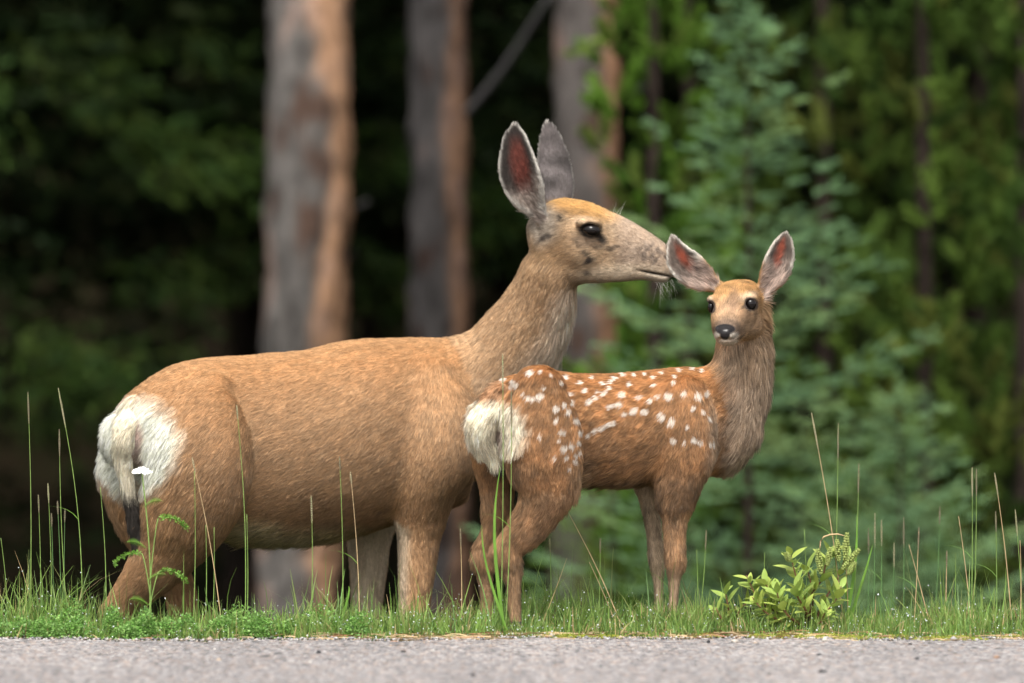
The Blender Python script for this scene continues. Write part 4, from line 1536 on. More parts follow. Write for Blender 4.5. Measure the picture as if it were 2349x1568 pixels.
r = np.random.default_rng(51)
cen = np.stack([r.uniform(-1.5, -.35, 46), np.zeros(46)], 1)
cen[:, 1] = road_edge(cen[:, 0]) + r.uniform(.02, .22, 46)
leaflets('undergrowth', 'feathery bright green low leaves at the edge of the road', 'ground cover', cen, r.uniform(.025, .07, 46), r.uniform(.03, .075, 46), 22000, [[.13, .28, .05], [.17, .32, .07], [.10, .22, .045], [.20, .33, .09]], 52, size=(.007, .0022))
cen = np.stack([r.uniform(.1, 1.5, 40), np.zeros(40)], 1)
cen[:, 1] = road_edge(cen[:, 0]) + r.uniform(.0, .05, 40)
leaflets('moss', 'yellow green moss cushions on the road edge', 'moss', cen, r.uniform(.02, .06, 40), r.uniform(.004, .010, 40), 9000, [[.30, .33, .04], [.36, .36, .06], [.22, .27, .04]], 53, size=(.004, .0015))

# dew drops on the blades
r = np.random.default_rng(61)
nb = len(GP4)
sel = r.choice(nb, 6000)
seg = r.integers(1, 5, 6000)
dp = GP4[sel, seg].mean(1)
okd = dp[:, 1] < .35
dp = dp[okd]
ds = np.exp(r.normal(math.log(.00135), .3, len(dp)))
dm, nt, out = new_mat('dew_water')
b = principled(nt, out, .03, .6)
b.inputs['Base Color'].default_value = (.80, .86, .86, 1)  # whitish base paints in the sparkle of the drops
b.inputs['Coat Weight'].default_value = 1
b.inputs['Coat Roughness'].default_value = .02
b.inputs['Transmission Weight'].default_value = .35
b.inputs['IOR'].default_value = 1.33
ico_V = []
g_ = (1 + 5 ** .5) / 2
for a_, b_ in ((1, g_), (-1, g_), (1, -g_), (-1, -g_)):
    ico_V += [(0, a_, b_), (a_, b_, 0), (b_, 0, a_)]
ico_V = norm(np.array(ico_V, float))
ico_F = []
for i in range(12):
    for j in range(i + 1, 12):
        for k in range(j + 1, 12):
            if max(np.linalg.norm(ico_V[i] - ico_V[j]), np.linalg.norm(ico_V[j] - ico_V[k]), np.linalg.norm(ico_V[i] - ico_V[k])) < 1.2:
                nrm_ = np.cross(ico_V[j] - ico_V[i], ico_V[k] - ico_V[i])
                ico_F.append([i, j, k] if nrm_ @ ico_V[i] > 0 else [i, k, j])
ico_F = np.array(ico_F)
tag(batch(ico_V, ico_F, dp, ds, np.zeros(len(dp)), np.full((len(dp), 3), .8), 'dew', dm), 'tiny dew drops hanging on the grass blades', 'dew')


# ------------------------------------------------------------------ single stalks
def tube_mesh(pts, rad, sides=5):
    pts = np.asarray(pts, float)
    rad = np.broadcast_to(np.asarray(rad, float), (len(pts),))
    T = norm(np.gradient(pts, axis=0))
    ref = np.where(np.abs(T[:, 2:3]) > .9, np.array([[1, 0, 0]]), np.array([[0, 0, 1]]))
    A = norm(np.cross(T, ref))
    B = np.cross(T, A)
    an = np.arange(sides) * 2 * math.pi / sides
    V = (pts[:, None] + rad[:, None, None] * (np.cos(an)[None, :, None] * A[:, None] + np.sin(an)[None, :, None] * B[:, None])).reshape(-1, 3)
    F = []
    m = len(pts)
    for i in range(m - 1):
        for j in range(sides):
            a, b_ = i * sides + j, i * sides + (j + 1) % sides
            F.append([a, b_, b_ + sides, a + sides])
    F.append(list(range(sides))[::-1])
    F.append([(m - 1) * sides + j for j in range(sides)])
    return V, F


def plain_mat(name, c, rough=.6, var=.25, scale=60, transl=0):
    m, nt, out = new_mat(name)
    b = principled(nt, out, rough, .3)
    n_ = noise_node(nt, scale, 3)
    lo, hi = [v * (1 - var) for v in c], [min(1, v * (1 + var)) for v in c]
    r_ = ramp(nt, [(.3, lo), (.7, hi)], n_.outputs['Fac'])
    nt.links.new(r_.outputs[0], b.inputs['Base Color'])
    if transl:
        t = nt.nodes.new('ShaderNodeBsdfTranslucent')
        nt.links.new(r_.outputs[0], t.inputs['Color'])
        mx = nt.nodes.new('ShaderNodeMixShader')
        mx.inputs[0].default_value = transl
        nt.links.new(b.outputs[0], mx.inputs[1])
        nt.links.new(t.outputs[0], mx.inputs[2])
        nt.links.new(mx.outputs[0], out.inputs['Surface'])
    return m


M_STEM = plain_mat('green_stem', (.16, .25, .06))
M_STEMD = plain_mat('deep_green_stem', (.08, .16, .05))
M_TAN = plain_mat('dry_tan_stem', (.42, .30, .16))
M_SEED = plain_mat('seed_head_brown', (.20, .165, .11), .8, .4, 300)
M_SEEDP = plain_mat('seed_head_pale', (.31, .28, .17), .8, .35, 300)
M_BLADE = plain_mat('wide_green_blade', (.14, .28, .04), .45, .2, 30, .3)


def spike(a, b, rmax, seed, tiers=9, per=6):
    """grass seed head: overlapping pointed spikelets set round the stem"""
    r = np.random.default_rng(seed)
    a, b = np.asarray(a), np.asarray(b)
    ax = norm(b - a)
    L = np.linalg.norm(b - a)
    s1 = norm(np.cross(ax, [0, 1, .1]))
    s2 = np.cross(ax, s1)
    V, F = [], []
    for i in range(tiers):
        t = i / tiers
        w = rmax * (.45 + .9 * math.sin(math.pi * min(1, t * .85 + .12)))
        for j in range(per):
            an = 6.283 * j / per + i * .7 + r.uniform(-.3, .3)
            rd = s1 * math.cos(an) + s2 * math.sin(an)
            base = a + ax * L * t
            tip = base + ax * L * 1.7 / tiers + rd * w * r.uniform(.8, 1.2)
            mid = (base + tip) / 2 + rd * w * .35
            sd = np.cross(ax, rd) * w * .45
            k = len(V)
            V += [base, mid + sd, tip, mid - sd, mid + rd * w * .2]
            F += [[k, k + 1, k + 4], [k + 1, k + 2, k + 4], [k + 2, k + 3, k + 4], [k + 3, k, k + 4], [k, k + 3, k + 2, k + 1]]
    return np.array(V), F


# (tip vx, tip vy, foot vx, Y, seed length v, stem, seed, bow, label)
DW, DS = 'thin green grass stalk with a narrow seed head', 'tall green grass stalk'
STALKS = [
    (64, 903, 68, .06, 70, M_STEM, M_SEED, 4, 'straight tall green stalk standing apart at the very end of the verge behind the doe'),
    (134, 893, 190, .05, 90, M_STEM, M_SEEDP, 14, 'tallest bowed stalk with a long pale seed head behind the doe rump'),
    (136, 988, 160, .12, 60, M_STEM, M_SEED, -6, 'green stalk with a brown seed head between two taller stalks behind the doe'),
    (110, 1112, 118, .16, 44, M_STEM, M_SEEDP, 3, None), (88, 1138, 92, .10, 40, M_STEM, M_SEED, 2, None), (132, 1152, 140, .2, 30, M_STEMD, M_SEED, 3, None), (149, 1170, 150, .15, 30, M_STEMD, M_SEED, -3, None), (118, 1180, 122, .22, 30, M_STEMD, M_SEED, 2, None),
    (230, 1118, 243, .0, 0, M_STEM, M_SEED, 4, 'bare green stalk close against the doe white rump'),
    (2, 1235, 18, .02, 0, M_STEM, M_SEED, 3, None),
    (543, 932, 562, -.08, 30, M_STEM, M_SEEDP, 8, 'green stalk rising before the front edge of the doe thigh'),
    (441, 1052, 512, -.06, 34, M_TAN, M_SEEDP, 6, 'dry tan stalk slanting across the doe thigh'),
    (446, 1082, 442, -.09, 0, M_STEM, M_SEED, 3, 'bare green stalk upright across the doe thigh'),
    (472, 1205, 470, -.07, 0, M_STEM, M_SEED, 2, None), (491, 1210, 486, -.04, 0, M_STEM, M_SEED, 2, None),
    (714, 1140, 712, -.05, 62, M_STEM, M_SEEDP, 3, 'stalk with loose pale seed head in front of the doe belly'),
    (779, 1050, 786, -.04, 30, M_STEM, M_SEED, 3, 'green stalk between the doe belly and forelegs with a thin brown tip'),
    (804, 1085, 826, -.03, 26, M_TAN, M_SEEDP, 4, 'thin dry stalk in front of the far foreleg of the doe'),
    (566, 1180, 566, -.02, 0, M_STEM, M_SEED, 2, None),
    (1056, 1215, 1058, .02, 40, M_TAN, M_SEED, 2, 'short brown stalk between the doe foreleg and the fawn hind leg'),
    (1153, 815, 1148, -.14, 80, M_STEM, M_SEEDP, 3, 'tall stalk with pale seed head crossing the fawn white rump'),
    (1173, 900, 1158, -.15, 78, M_STEM, M_SEED, 5, 'tall stalk with dark seed head crossing the fawn white rump'),
    (1261, 1238, 1263, .0, 30, M_STEM, M_SEEDP, 2, 'thin green stalk under the fawn belly near the hind leg'),
    (1303, 1175, 1432, .03, 0, M_TAN, M_SEEDP, 6, 'dry tan straw leaning far over under the fawn belly'),
    (1377, 1238, 1373, .05, 34, M_STEM, M_SEED, 1, 'short stalk with dark seed head under the fawn belly'),
    (1352, 1290, 1420, .04, 0, M_TAN, M_SEEDP, 2, None),
    (1620, 1220, 1601, .04, 44, M_STEM, M_SEED, 3, 'leaning green stalk with brown seed head beside the fawn foreleg'),
    (1598, 1262, 1600, .03, 0, M_STEM, M_SEED, 2, None),
    (1754, 1268, 1750, .02, 0, M_STEM, M_SEED, 1, 'dewy thin stalk rising over the willow leaves'),
    (1862, 950, 1940, .00, 82, M_TAN, M_SEEDP, 6, 'tall dry tan stalk leaning over the leafy willow'),
    (1923, 974, 1910, .01, 80, M_STEM, M_SEED, 3, 'tall green stalk with narrow seed head behind the leafy willow'),
    (1970, 1066, 1955, .02, 66, M_STEM, M_SEED, 3, 'green stalk with dark seed head just past the willow catkins'),
    (2007, 1180, 2002, .3, 80, M_STEMD, M_SEEDP, 2, None), (2022, 1196, 2020, .32, 60, M_STEMD, M_SEEDP, 2, None), (2051, 1248, 2046, .28, 60, M_STEMD, M_SEEDP, 2, None), (1992, 1215, 1990, .34, 60, M_STEMD, M_SEED, 2, None),
    (2073, 1190, 2073, .3, 70, M_STEMD, M_SEED, 1, None), (2108, 1212, 2094, .05, 50, M_TAN, M_SEED, 2, None), (2085, 1250, 2140, .06, 0, M_TAN, M_SEED, 2, None),
    (2156, 1165, 2140, .35, 40, M_STEMD, M_SEED, 4, None), (2172, 1266, 2168, .25, 40, M_TAN, M_SEED, 1, None),
    (2230, 1075, 2228, .06, 66, M_STEM, M_SEEDP, 2, 'tall green stalk of a close pair at the open end of the verge'),
    (2240, 1080, 2232, .07, 60, M_STEM, M_SEED, 3, 'second green stalk leaning on its neighbour at the open end of the verge'),
    (2199, 1185, 2230, .05, 0, M_TAN, M_SEEDP, 3, None),
    (2282, 1088, 2322, .05, 50, M_TAN, M_SEEDP, 5, 'tall bending tan stalk past the close pair of green stalks'),
    (2284, 1176, 2286, .08, 46, M_STEM, M_SEED, 2, None), (2329, 1172, 2346, .06, 60, M_STEM, M_SEEDP, 3, None), (2340, 1240, 2340, .05, 0, M_TAN, M_SEED, 3, None),
    (1700, 1345, 1706, .0, 0, M_STEM, M_SEED, 2, None), (1845, 1215, 1852, -.02, 0, M_STEM, M_SEED, 2, None),
]
SHORT_L = 'short thin stalk standing among other stalks in the dewy verge grass'
for i, (tx, ty, fx, Y, sl, ms, md, bow, lab) in enumerate(STALKS):
    tip = P(tx, ty, Y)
    fxw = (fx - CX) * (Y + DIST) / FV
    foot = np.array([fxw, Y, float(ground_z(fxw, Y)) - .01])
    t = np.linspace(0, 1, 12)[:, None]
    bw = np.array([bow / 900, .01, 0])
    pts = foot + (tip - foot) * t + bw * np.sin(np.pi * t) - np.array([0, 0, 0])
    root = empty('grass_stalk', foot)
    if not lab:
        look = ('dry tan' if ms is M_TAN else 'thin green') + (' stalk with a pale seed head' if sl and md is M_SEEDP else ' stalk with a brown seed head' if sl else ' bare stalk')
        place = 'clustered behind the doe rump' if tx < 260 else 'before the doe hind leg' if tx < 700 else 'under the fawn belly' if tx < 1500 else 'close by the fawn foreleg' if tx < 1640 else 'among the willow leaves' if tx < 1900 else 'in the row past the willow' if tx < 2120 else 'at the open verge end'
        lab_, grp = look + ' ' + place, 'stalks ' + place
    else:
        lab_, grp = lab, 'tall stalks that stand out on the verge'
    tag(root, lab_, 'grass stalk', grp)
    V, F = tube_mesh(pts, np.linspace(.0015, .0006, 12) * (1 if Y < .2 else 1.2))
    mesh_obj('stem', V, F, ms, root)
    if sl:
        k = sl / 929.0
        b0 = tip - norm(pts[-1] - pts[-3]) * k
        V, F = spike(b0, tip, 0.0016 if Y < .2 else .0017, 300 + i, tiers=max(7, int(sl / 5)), per=5)
        mesh_obj('seed_head', V, F, md, root, smooth=False)
    if i % 4 == 1 and sl:
        # one flag leaf
        m_ = 5
        q0 = pts[m_]
        d_ = norm(np.array([(-1) ** i * .6, -.2, .9]))
        u_ = np.linspace(0, 1, 6)
        LL = .10
        cs = [q0 + d_ * LL * q + np.array([(-1) ** i * .04, 0, -.05]) * q * q for q in u_]
        sd = np.array([.35, .9, 0]) * .002
        V = []
        for q, c in zip(u_, cs):
            V += [c - sd * (1 - q ** 2), c + sd * (1 - q ** 2) + np.array([.0004, 0, 0])]
        mesh_obj('leaf', V, [[2 * j, 2 * j + 1, 2 * j + 3, 2 * j + 2] for j in range(5)], M_BLADE, root)

# broad green blades beside the fawn and by the willow
for i, (tx, ty, fx, Y, w, lab) in enumerate([
    (1148, 1070, 1160, -.15, .0042, 'broad green grass blade standing in front of the fawn hind legs'),
    (1105, 1205, 1170, -.16, .0032, 'green grass blade leaning against the fawn far hind leg'),
    (1965, 1180, 1935, .0, .0040, 'broad bright green blade growing up behind the willow catkins'),
    (2002, 1250, 1935, .02, .0036, 'broad bright green blade bending outward from the willow'),
    (1955, 1290, 1965, .01, .0038, 'short broad green blade at the foot of the willow'),
    (800, 1345, 772, -.02, .0032, 'green blade at the foot of the doe far foreleg')]):
    tip = P(tx, ty, Y)
    fxw = (fx - CX) * (Y + DIST) / FV
    foot = np.array([fxw, Y, float(ground_z(fxw, Y)) - .005])
    u_ = np.linspace(0, 1, 9)
    V = []
    for q in u_:
        c = foot + (tip - foot) * q + np.array([-.02 if tx < fx else .012, 0, .03]) * math.sin(math.pi * q)
        ww = w * (1 - q ** 2.2) * (.6 + .4 * min(1, q * 4)) + .0002
        V += [c + np.array([-ww, .0, 0]), c + np.array([0, -.35 * ww, 0]), c + np.array([ww, .0, 0])]
    F = []
    for j in range(8):
        for c in range(2):
            F.append([3 * j + c, 3 * j + c + 1, 3 * j + c + 4, 3 * j + c + 3])
    tag(mesh_obj('broad_grass', V, F, M_BLADE), lab, 'grass', 'broad grass blades')

# curled dead leaf tip arching over the willow
pts = np.array([P(1880 + a, 1228 - b_, .0) for a, b_ in ((0, -35), (2, -14), (10, -4), (25, 1), (42, 2), (58, -2))])
V, F = tube_mesh(pts, np.array([.0012, .0018, .0020, .0020, .0018, .0010]), 4)
root = empty('dry_stalk', (float(pts[-1][0]), 0, 0))
q_ = np.linspace(0, 1, 6)[:, None]
Vs, Fs = tube_mesh(pts[-1] + (np.array([float(pts[-1][0]) + .01, .0, 0]) - pts[-1]) * q_, .0011, 4)
mesh_obj('stem', Vs, Fs, M_TAN, root)
mesh_obj('leaf', V, F, M_TAN, root)
tag(root, 'dry stalk whose tan leaf arches over the willow tips', 'grass stalk')


# ------------------------------------------------------------------ white yarrow
def yarrow():
    Y = -.12
    head = P(326, 1088, Y)
    fx = (345 - CX) * (Y + DIST) / FV
    foot = np.array([fx, Y, float(ground_z(fx, Y)) - .005])
    root = empty('yarrow', foot)
    tag(root, 'white flat-topped flower on a green stem before the doe rump', 'flower')
    t = np.linspace(0, 1, 10)[:, None]
    pts = foot + (head - foot) * t + np.array([.008, 0, 0]) * np.sin(np.pi * t)
    V, F = tube_mesh(pts, .0017)
    mesh_obj('stem', V, F, M_STEM, root)
    r = np.random.default_rng(8)
    VV, FF = [], []
    for i in range(70):
        a, q = r.uniform(0, 6.28), math.sqrt(r.random())
        c = head + np.array([q * math.cos(a) * .022, q * math.sin(a) * .020, .002 + .011 * (1 - q * q) + r.uniform(-.003, .003)])
        for p_ in range(5):
            an = 6.283 * p_ / 5 + i
            k = len(VV)
            o_ = np.array([math.cos(an), math.sin(an) * .7, .15 + .7 * math.sin(an)])
            s_ = np.array([-math.sin(an), math.cos(an) * .7, .7 * math.cos(an)])
            VV += [c, c + o_ * .0026 + s_ * .0018, c + o_ * .0042, c + o_ * .0026 - s_ * .0018]
            FF.append([k, k + 1, k + 2, k + 3])
    mesh_obj('flower_head', VV, FF, plain_mat('white_petal', (.80, .80, .77), .6, .05, 100, .25), root, smooth=False)
    for (q, s_) in ((.35, 1), (.55, -1), (.8, 1), (.2, -1)):
        b0 = foot + (head - foot) * q
        VV, FF = [], []
        for i in range(16):
            u = i / 15
            c = b0 + np.array([s_ * (.045 * u), -.006, .04 * u * (1 - .7 * u)])
            for sd in (-1, 1):
                k = len(VV)
                L_ = .010 * math.sin(math.pi * min(1, u * .9 + .1))
                VV += [c, c + np.array([s_ * L_ * .5, .003, sd * L_ + .001]), c + np.array([s_ * .002, -.002, .0006])]
                FF.append([k, k + 1, k + 2])
        mesh_obj('leaf', VV, FF, M_BLADE, root, smooth=False)


yarrow()

# curled fern-like fronds in front of the doe hind leg
for i, (fx, ty, s_, Y, lab) in enumerate([(372, 1188, 1, -.12, 'curled green sprig arching beside the white flower'), (372, 1310, 1, -.14, 'larger drooping green sprig before the doe hock'), (318, 1270, -1, -.13, 'small curled green sprig below the white flower')]):
    x0 = (fx - CX) * (Y + DIST) / FV
    foot = np.array([x0 - s_ * .03, Y, float(ground_z(x0, Y)) - .005])
    top = P(fx, ty, Y)
    pts = np.array([foot, foot * .5 + top * .5 + np.array([-s_ * .012, 0, 0]), top + np.array([-s_ * .012, 0, -.012]), top, top + np.array([s_ * .020, 0, 0]), top + np.array([s_ * .042, 0, -.010]), top + np.array([s_ * .058, 0, -.026])])
    pts = catmull(pts, 5)
    root = empty('sprig', foot)
    tag(root, lab, 'sprig', 'curled green sprigs')
    V, F = tube_mesh(pts, np.linspace(.0016, .0009, len(pts)))
    mesh_obj('stem', V, F, M_STEM, root)
    r = np.random.default_rng(80 + i)
    VV, FF = [], []
    for c in pts[len(pts) // 2:]:
        for j in range(8):
            d_ = norm(r.normal(size=3) + np.array([0, 0, .3]))
            s2 = norm(np.cross(d_, r.normal(size=3))) * .0016
            k = len(VV)
            VV += [c, c + d_ * .006 + s2, c + d_ * .010, c + d_ * .006 - s2]
            FF.append([k, k + 1, k + 2, k + 3])
    o = mesh_obj('leaflets', VV, FF, M_BLADE, root, smooth=False)
    o['kind'] = 'stuff'


# ------------------------------------------------------------------ willow
M_WLEAF = plain_mat('willow_leaf', (.27, .37, .085), .4, .22, 25, .3)
M_WLEAF2 = plain_mat('young_willow_leaf', (.36, .44, .10), .4, .2, 25, .3)
M_WSTEM = plain_mat('red_brown_twig', (.13, .055, .030), .6, .3)
M_CATKIN = plain_mat('green_catkin', (.25, .30, .085), .7, .3, 200)


def leaf_mesh(L, W, fold=.25, curl=.12):
    u = np.linspace(0, 1, 7)
    V, F = [], []
    for q in u:
        w = W * math.sin(math.pi * min(1, max(0, q)) ** .85) ** .9 + .0003
        z = -curl * L * q * q
        V += [(L * q, -w, z + fold * w), (L * q, 0, z), (L * q, w, z + fold * w)]
    for j in range(6):
        for c in range(2):
            F.append([3 * j + c, 3 * j + c + 1, 3 * j + c + 4, 3 * j + c + 3])
    return np.array(V), F


def place_leaf(proto, root, pos, d, up, scale):
    from mathutils import Matrix
    x = norm(np.asarray(d, float))
    y = norm(np.cross(np.asarray(up, float), x))
    z = np.cross(x, y)
    o = proto.copy()
    COL.objects.link(o)
    o.parent = root
    M = Matrix.Identity(4)
    for i in range(3):
        M[i][0], M[i][1], M[i][2] = x[i] * scale, y[i] * scale, z[i] * scale
        M[i][3] = pos[i] - wloc(root)[i]
    o.matrix_local = M
    return o


def willow(stems, label, seed, catkins=(), name='willow'):
    r = np.random.default_rng(seed)
    x0 = (stems[0][0][0] - CX) * (DIST) / FV
    root = empty(name, (x0, .0, float(ground_z(x0, 0))))
    tag(root, label, 'shrub')
    protos = []
    for (W, mt) in ((.0075, M_WLEAF), (.0085, M_WLEAF2), (.006, M_WLEAF)):
        V, F = leaf_mesh(.036, W)
        me = bpy.data.meshes.new('leaf')
        me.from_pydata(V.tolist(), [], F)
        me.materials.append(mt)
        me.polygons.foreach_set('use_smooth', np.ones(len(me.polygons), bool))
        protos.append(bpy.data.objects.new('leaf', me))
    for pts_v in stems:
        *pts_v, nl = pts_v
        pts = catmull([P(a, b_, c) for a, b_, c in pts_v], 6)
        V, F = tube_mesh(pts, np.linspace(.0034, .0012, len(pts)), 6)
        mesh_obj('stem', V, F, M_WSTEM, root)
        for j in range(nl):
            q = .22 + .78 * (j + r.random() * .5) / nl
            i = min(len(pts) - 2, int(q * (len(pts) - 1)))
            T = norm(pts[i + 1] - pts[i])
            an = j * 2.4 + r.uniform(-.4, .4)
            s1 = norm(np.cross(T, [0, 1, .2]))
            s2 = np.cross(T, s1)
            rd = s1 * math.cos(an) + s2 * math.sin(an)
            d = T * r.uniform(.4, 1.1) + rd * (1.0 - .3 * q)
            place_leaf(protos[r.integers(3)], root, pts[i], d, T * .8 - rd * .5 + np.array([0, -.3, .3]), r.uniform(.85, 1.55) * (1.15 - .2 * q))
    for k, (a, b_) in enumerate(catkins):
        p0, p1 = P(a[0], a[1], a[2] - .03), P(b_[0], b_[1], b_[2] - .03)
        V, F = spike(p0, p1, .0062, 700 + k + seed, tiers=11, per=7)
        mesh_obj('catkin', V, F, M_CATKIN, root, smooth=False)
    return root


willow([
    [(1850, 1440, .0), (1845, 1380, -.01), (1825, 1320, -.01), (1812, 1265, -.01), 20],
    [(1855, 1440, .0), (1860, 1370, .0), (1885, 1330, .0), (1895, 1290, .0), (1905, 1262, .0), 18],
    [(1865, 1440, .01), (1890, 1380, .01), (1920, 1330, .01), (1940, 1275, .01), 16],
    [(1845, 1440, -.02), (1800, 1400, -.03), (1770, 1360, -.03), (1752, 1335, -.03), 22],
    [(1845, 1440, -.02), (1790, 1410, -.04), (1740, 1375, -.04), (1712, 1320, -.04), 22],
    [(1855, 1440, -.03), (1850, 1405, -.05), (1830, 1370, -.06), (1822, 1345, -.06), 18],
    [(1860, 1440, -.02), (1890, 1410, -.04), (1915, 1380, -.04), (1930, 1345, -.04), 16],
    [(1850, 1440, -.04), (1880, 1430, -.06), (1895, 1400, -.07), 12],
    [(1840, 1440, -.05), (1790, 1425, -.08), (1750, 1400, -.08), (1725, 1370, -.08), 18],
    [(1845, 1440, -.05), (1810, 1415, -.09), (1790, 1385, -.09), (1780, 1350, -.09), 16],
    [(1850, 1440, .03), (1865, 1380, .04), (1858, 1330, .04), (1850, 1300, .04), 14],
], 'leafy bright green willow with red twigs and upright catkins on the verge', 91,
    catkins=[((1884, 1320, .0), (1876, 1262, .0)), ((1897, 1300, .0), (1905, 1258, .0)), ((1938, 1290, .01), (1943, 1225, .01)), ((1930, 1310, .01), (1970, 1262, .0)), ((1925, 1290, .01), (1920, 1240, .02)), ((1812, 1290, -.01), (1803, 1268, -.01)), ((1945, 1320, .0), (1962, 1290, .0))])
willow([
    [(1668, 1440, -.02), (1672, 1410, -.02), (1668, 1380, -.02), (1662, 1350, -.02), 8],
    [(1670, 1440, -.02), (1690, 1415, -.03), (1700, 1395, -.03), (1712, 1385, -.03), 6],
    [(1668, 1440, -.02), (1652, 1415, -.03), (1642, 1395, -.03), 5],
], 'small willow seedling with few leaves between the fawn foreleg and the larger willow', 92)


# ------------------------------------------------------------------ trees
NEEDLE = attr_mat('conifer_needles', .6, .06, translucent=.2)


def bark_mat():
    """grey bark with flaked orange plates and painted side light; colour stored per vertex, grain from noise"""
    m, nt, out = new_mat('pine_bark')
    b = principled(nt, out, .9, .05)
    a = nt.nodes.new('ShaderNodeAttribute')
    a.attribute_name = 'col'
    n_ = noise_node(nt, 18, 6, .65, stretch=(1, 1, .45))
    r_ = ramp(nt, [(.28, (.35, .33, .32)), (.5, (.95, .95, .95)), (.7, (1.25, 1.22, 1.2))], n_.outputs['Fac'])
    mx = nt.nodes.new('ShaderNodeMix')
    mx.data_type = 'RGBA'
    mx.blend_type = 'MULTIPLY'
    mx.inputs[0].default_value = 1
    nt.links.new(a.outputs['Color'], mx.inputs[6])
    nt.links.new(r_.outputs[0], mx.inputs[7])
    nt.links.new(mx.outputs[2], b.inputs['Base Color'])
    bp = nt.nodes.new('ShaderNodeBump')
    bp.inputs['Strength'].default_value = .8
    bp.inputs['Distance'].default_value = .02
    nt.links.new(n_.outputs['Fac'], bp.inputs['Height'])
    nt.links.new(bp.outputs[0], b.inputs['Normal'])
    return m


BARK = bark_mat()


class Shoots:
    def __init__(self, seed):
        self.r = np.random.default_rng(seed)
        self.pos, self.dir, self.len, self.nl, self.col = [], [], [], [], []

    def add(self, p, d, L, nl, c):
        self.pos.append(p)
        self.dir.append(d)
        self.len.append(L)
        self.nl.append(nl)
        self.col.append(c)

    def build(self, name, parent, m=30, spread=.75, width=.004, end=6):
        r = self.r
        pos, d = np.array(self.pos), norm(np.array(self.dir))
        L, nl, col = np.array(self.len), np.array(self.nl), np.array(self.col)
        n = len(pos)
        a = norm(np.cross(d, r.normal(size=(n, 3))))
        b = np.cross(d, a)
        u = r.random((n, m))
        u[:, :end] = 1.0
        ph = r.uniform(0, 6.283, (n, m))
        rad = a[:, None] * np.cos(ph)[..., None] + b[:, None] * np.sin(ph)[..., None]
        sp = spread * r.uniform(.6, 1.3, (n, m))
        sp[:, :end] *= .5
        nd = norm(d[:, None] + rad * sp[..., None])
        base = pos[:, None] + d[:, None] * (L[:, None] * u)[..., None]
        ln = nl[:, None] * r.uniform(.7, 1.2, (n, m))
        tip = base + nd * ln[..., None]
        sd = norm(np.cross(nd, r.normal(size=(n, m, 3)))) * (width * (nl / .03).clip(.6, 4))[:, None, None]
        V = np.stack([base - sd * .6, base + sd * .6, base + nd * (ln * .55)[..., None] + sd, tip], 2).reshape(-1, 3)
        F = np.arange(n * m * 4).reshape(-1, 4)[:, [0, 1, 2, 3]]
        C = np.repeat((col[:, None] * r.uniform(.75, 1.25, (n, m, 1))).reshape(-1, 3), 4, 0)
        o = mesh_obj(name, V, F, NEEDLE, parent, smooth=False)
        set_attr(o.data, 'col', np.hstack([C, np.ones((len(C), 1))]))
        return o


def trunk_mesh(name, pts, rad, parent, seed, sides=40, colour=None, rough=.07, step=.05):
    """trunk with real bark relief; colour(p, angle, noise) -> albedo"""
    pts, rad = np.asarray(pts, float), np.asarray(rad, float)
    S = catmull(np.column_stack([pts, rad]), max(2, int(np.linalg.norm(pts[-1] - pts[0]) / step / (len(pts) - 1))))
    c, rr = S[:, :3], S[:, 3]
    m = len(c)
    an = np.arange(sides) * 2 * math.pi / sides
    T = norm(np.gradient(c, axis=0))
    A = norm(np.cross(T, np.array([[0, 1, 0]])))
    B = np.cross(T, A)
    D = np.cos(an)[None, :, None] * A[:, None] + np.sin(an)[None, :, None] * B[:, None]
    P0 = (c[:, None] + D * rr[:, None, None]).reshape(-1, 3)
    q = P0 * np.array([1, 1, .4])
    nz = .6 * Noise(9, seed=seed)(q) + .5 * Noise(22, seed=seed + 1)(q)
    V = P0 + D.reshape(-1, 3) * (np.repeat(rr, sides) * rough * nz)[:, None]
    i = np.arange((m - 1) * sides)
    rw, cl = i // sides, i % sides
    a = rw * sides + cl
    b = rw * sides + (cl + 1) % sides
    F = np.stack([a, b, b + sides, a + sides], 1)
    o = mesh_obj(name, V, F, BARK, parent)
    C = colour(V, D.reshape(-1, 3), nz) if colour else np.tile(np.array([.06, .045, .035]), (len(V), 1))
    set_attr(o.data, 'col', np.hstack([np.clip(C, .005, 1), np.ones((len(C), 1))]))
    return o


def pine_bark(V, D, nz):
    """flaked orange bark on the side painted as lit, grey on the shaded one"""
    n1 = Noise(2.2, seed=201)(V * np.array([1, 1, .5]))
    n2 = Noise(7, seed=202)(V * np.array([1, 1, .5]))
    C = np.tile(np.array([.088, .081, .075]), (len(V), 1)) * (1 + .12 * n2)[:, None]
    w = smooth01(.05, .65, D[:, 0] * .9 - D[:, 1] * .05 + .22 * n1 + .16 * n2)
    C = lerp(C, (.31, .18, .108), w)  # orange bark and side light together in one colour
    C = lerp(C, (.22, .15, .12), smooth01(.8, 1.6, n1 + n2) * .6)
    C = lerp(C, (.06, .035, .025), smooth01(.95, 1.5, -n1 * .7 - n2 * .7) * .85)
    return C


def shaded_bark(V, D, nz):
    """pine bark dimmed, forest shade put into its colour"""
    return pine_bark(V, D, nz) * np.array([.36, .36, .38])  # same bark darkened to stand for shade


def toned_bark(V, D, nz):
    return pine_bark(V, D, nz) * np.array([.75, .72, .72])  # pine bark toned darker all over


def dark_bark(V, D, nz):
    return np.tile(np.array([.030, .022, .018]), (len(V), 1)) * (1 + .25 * nz)[:, None]


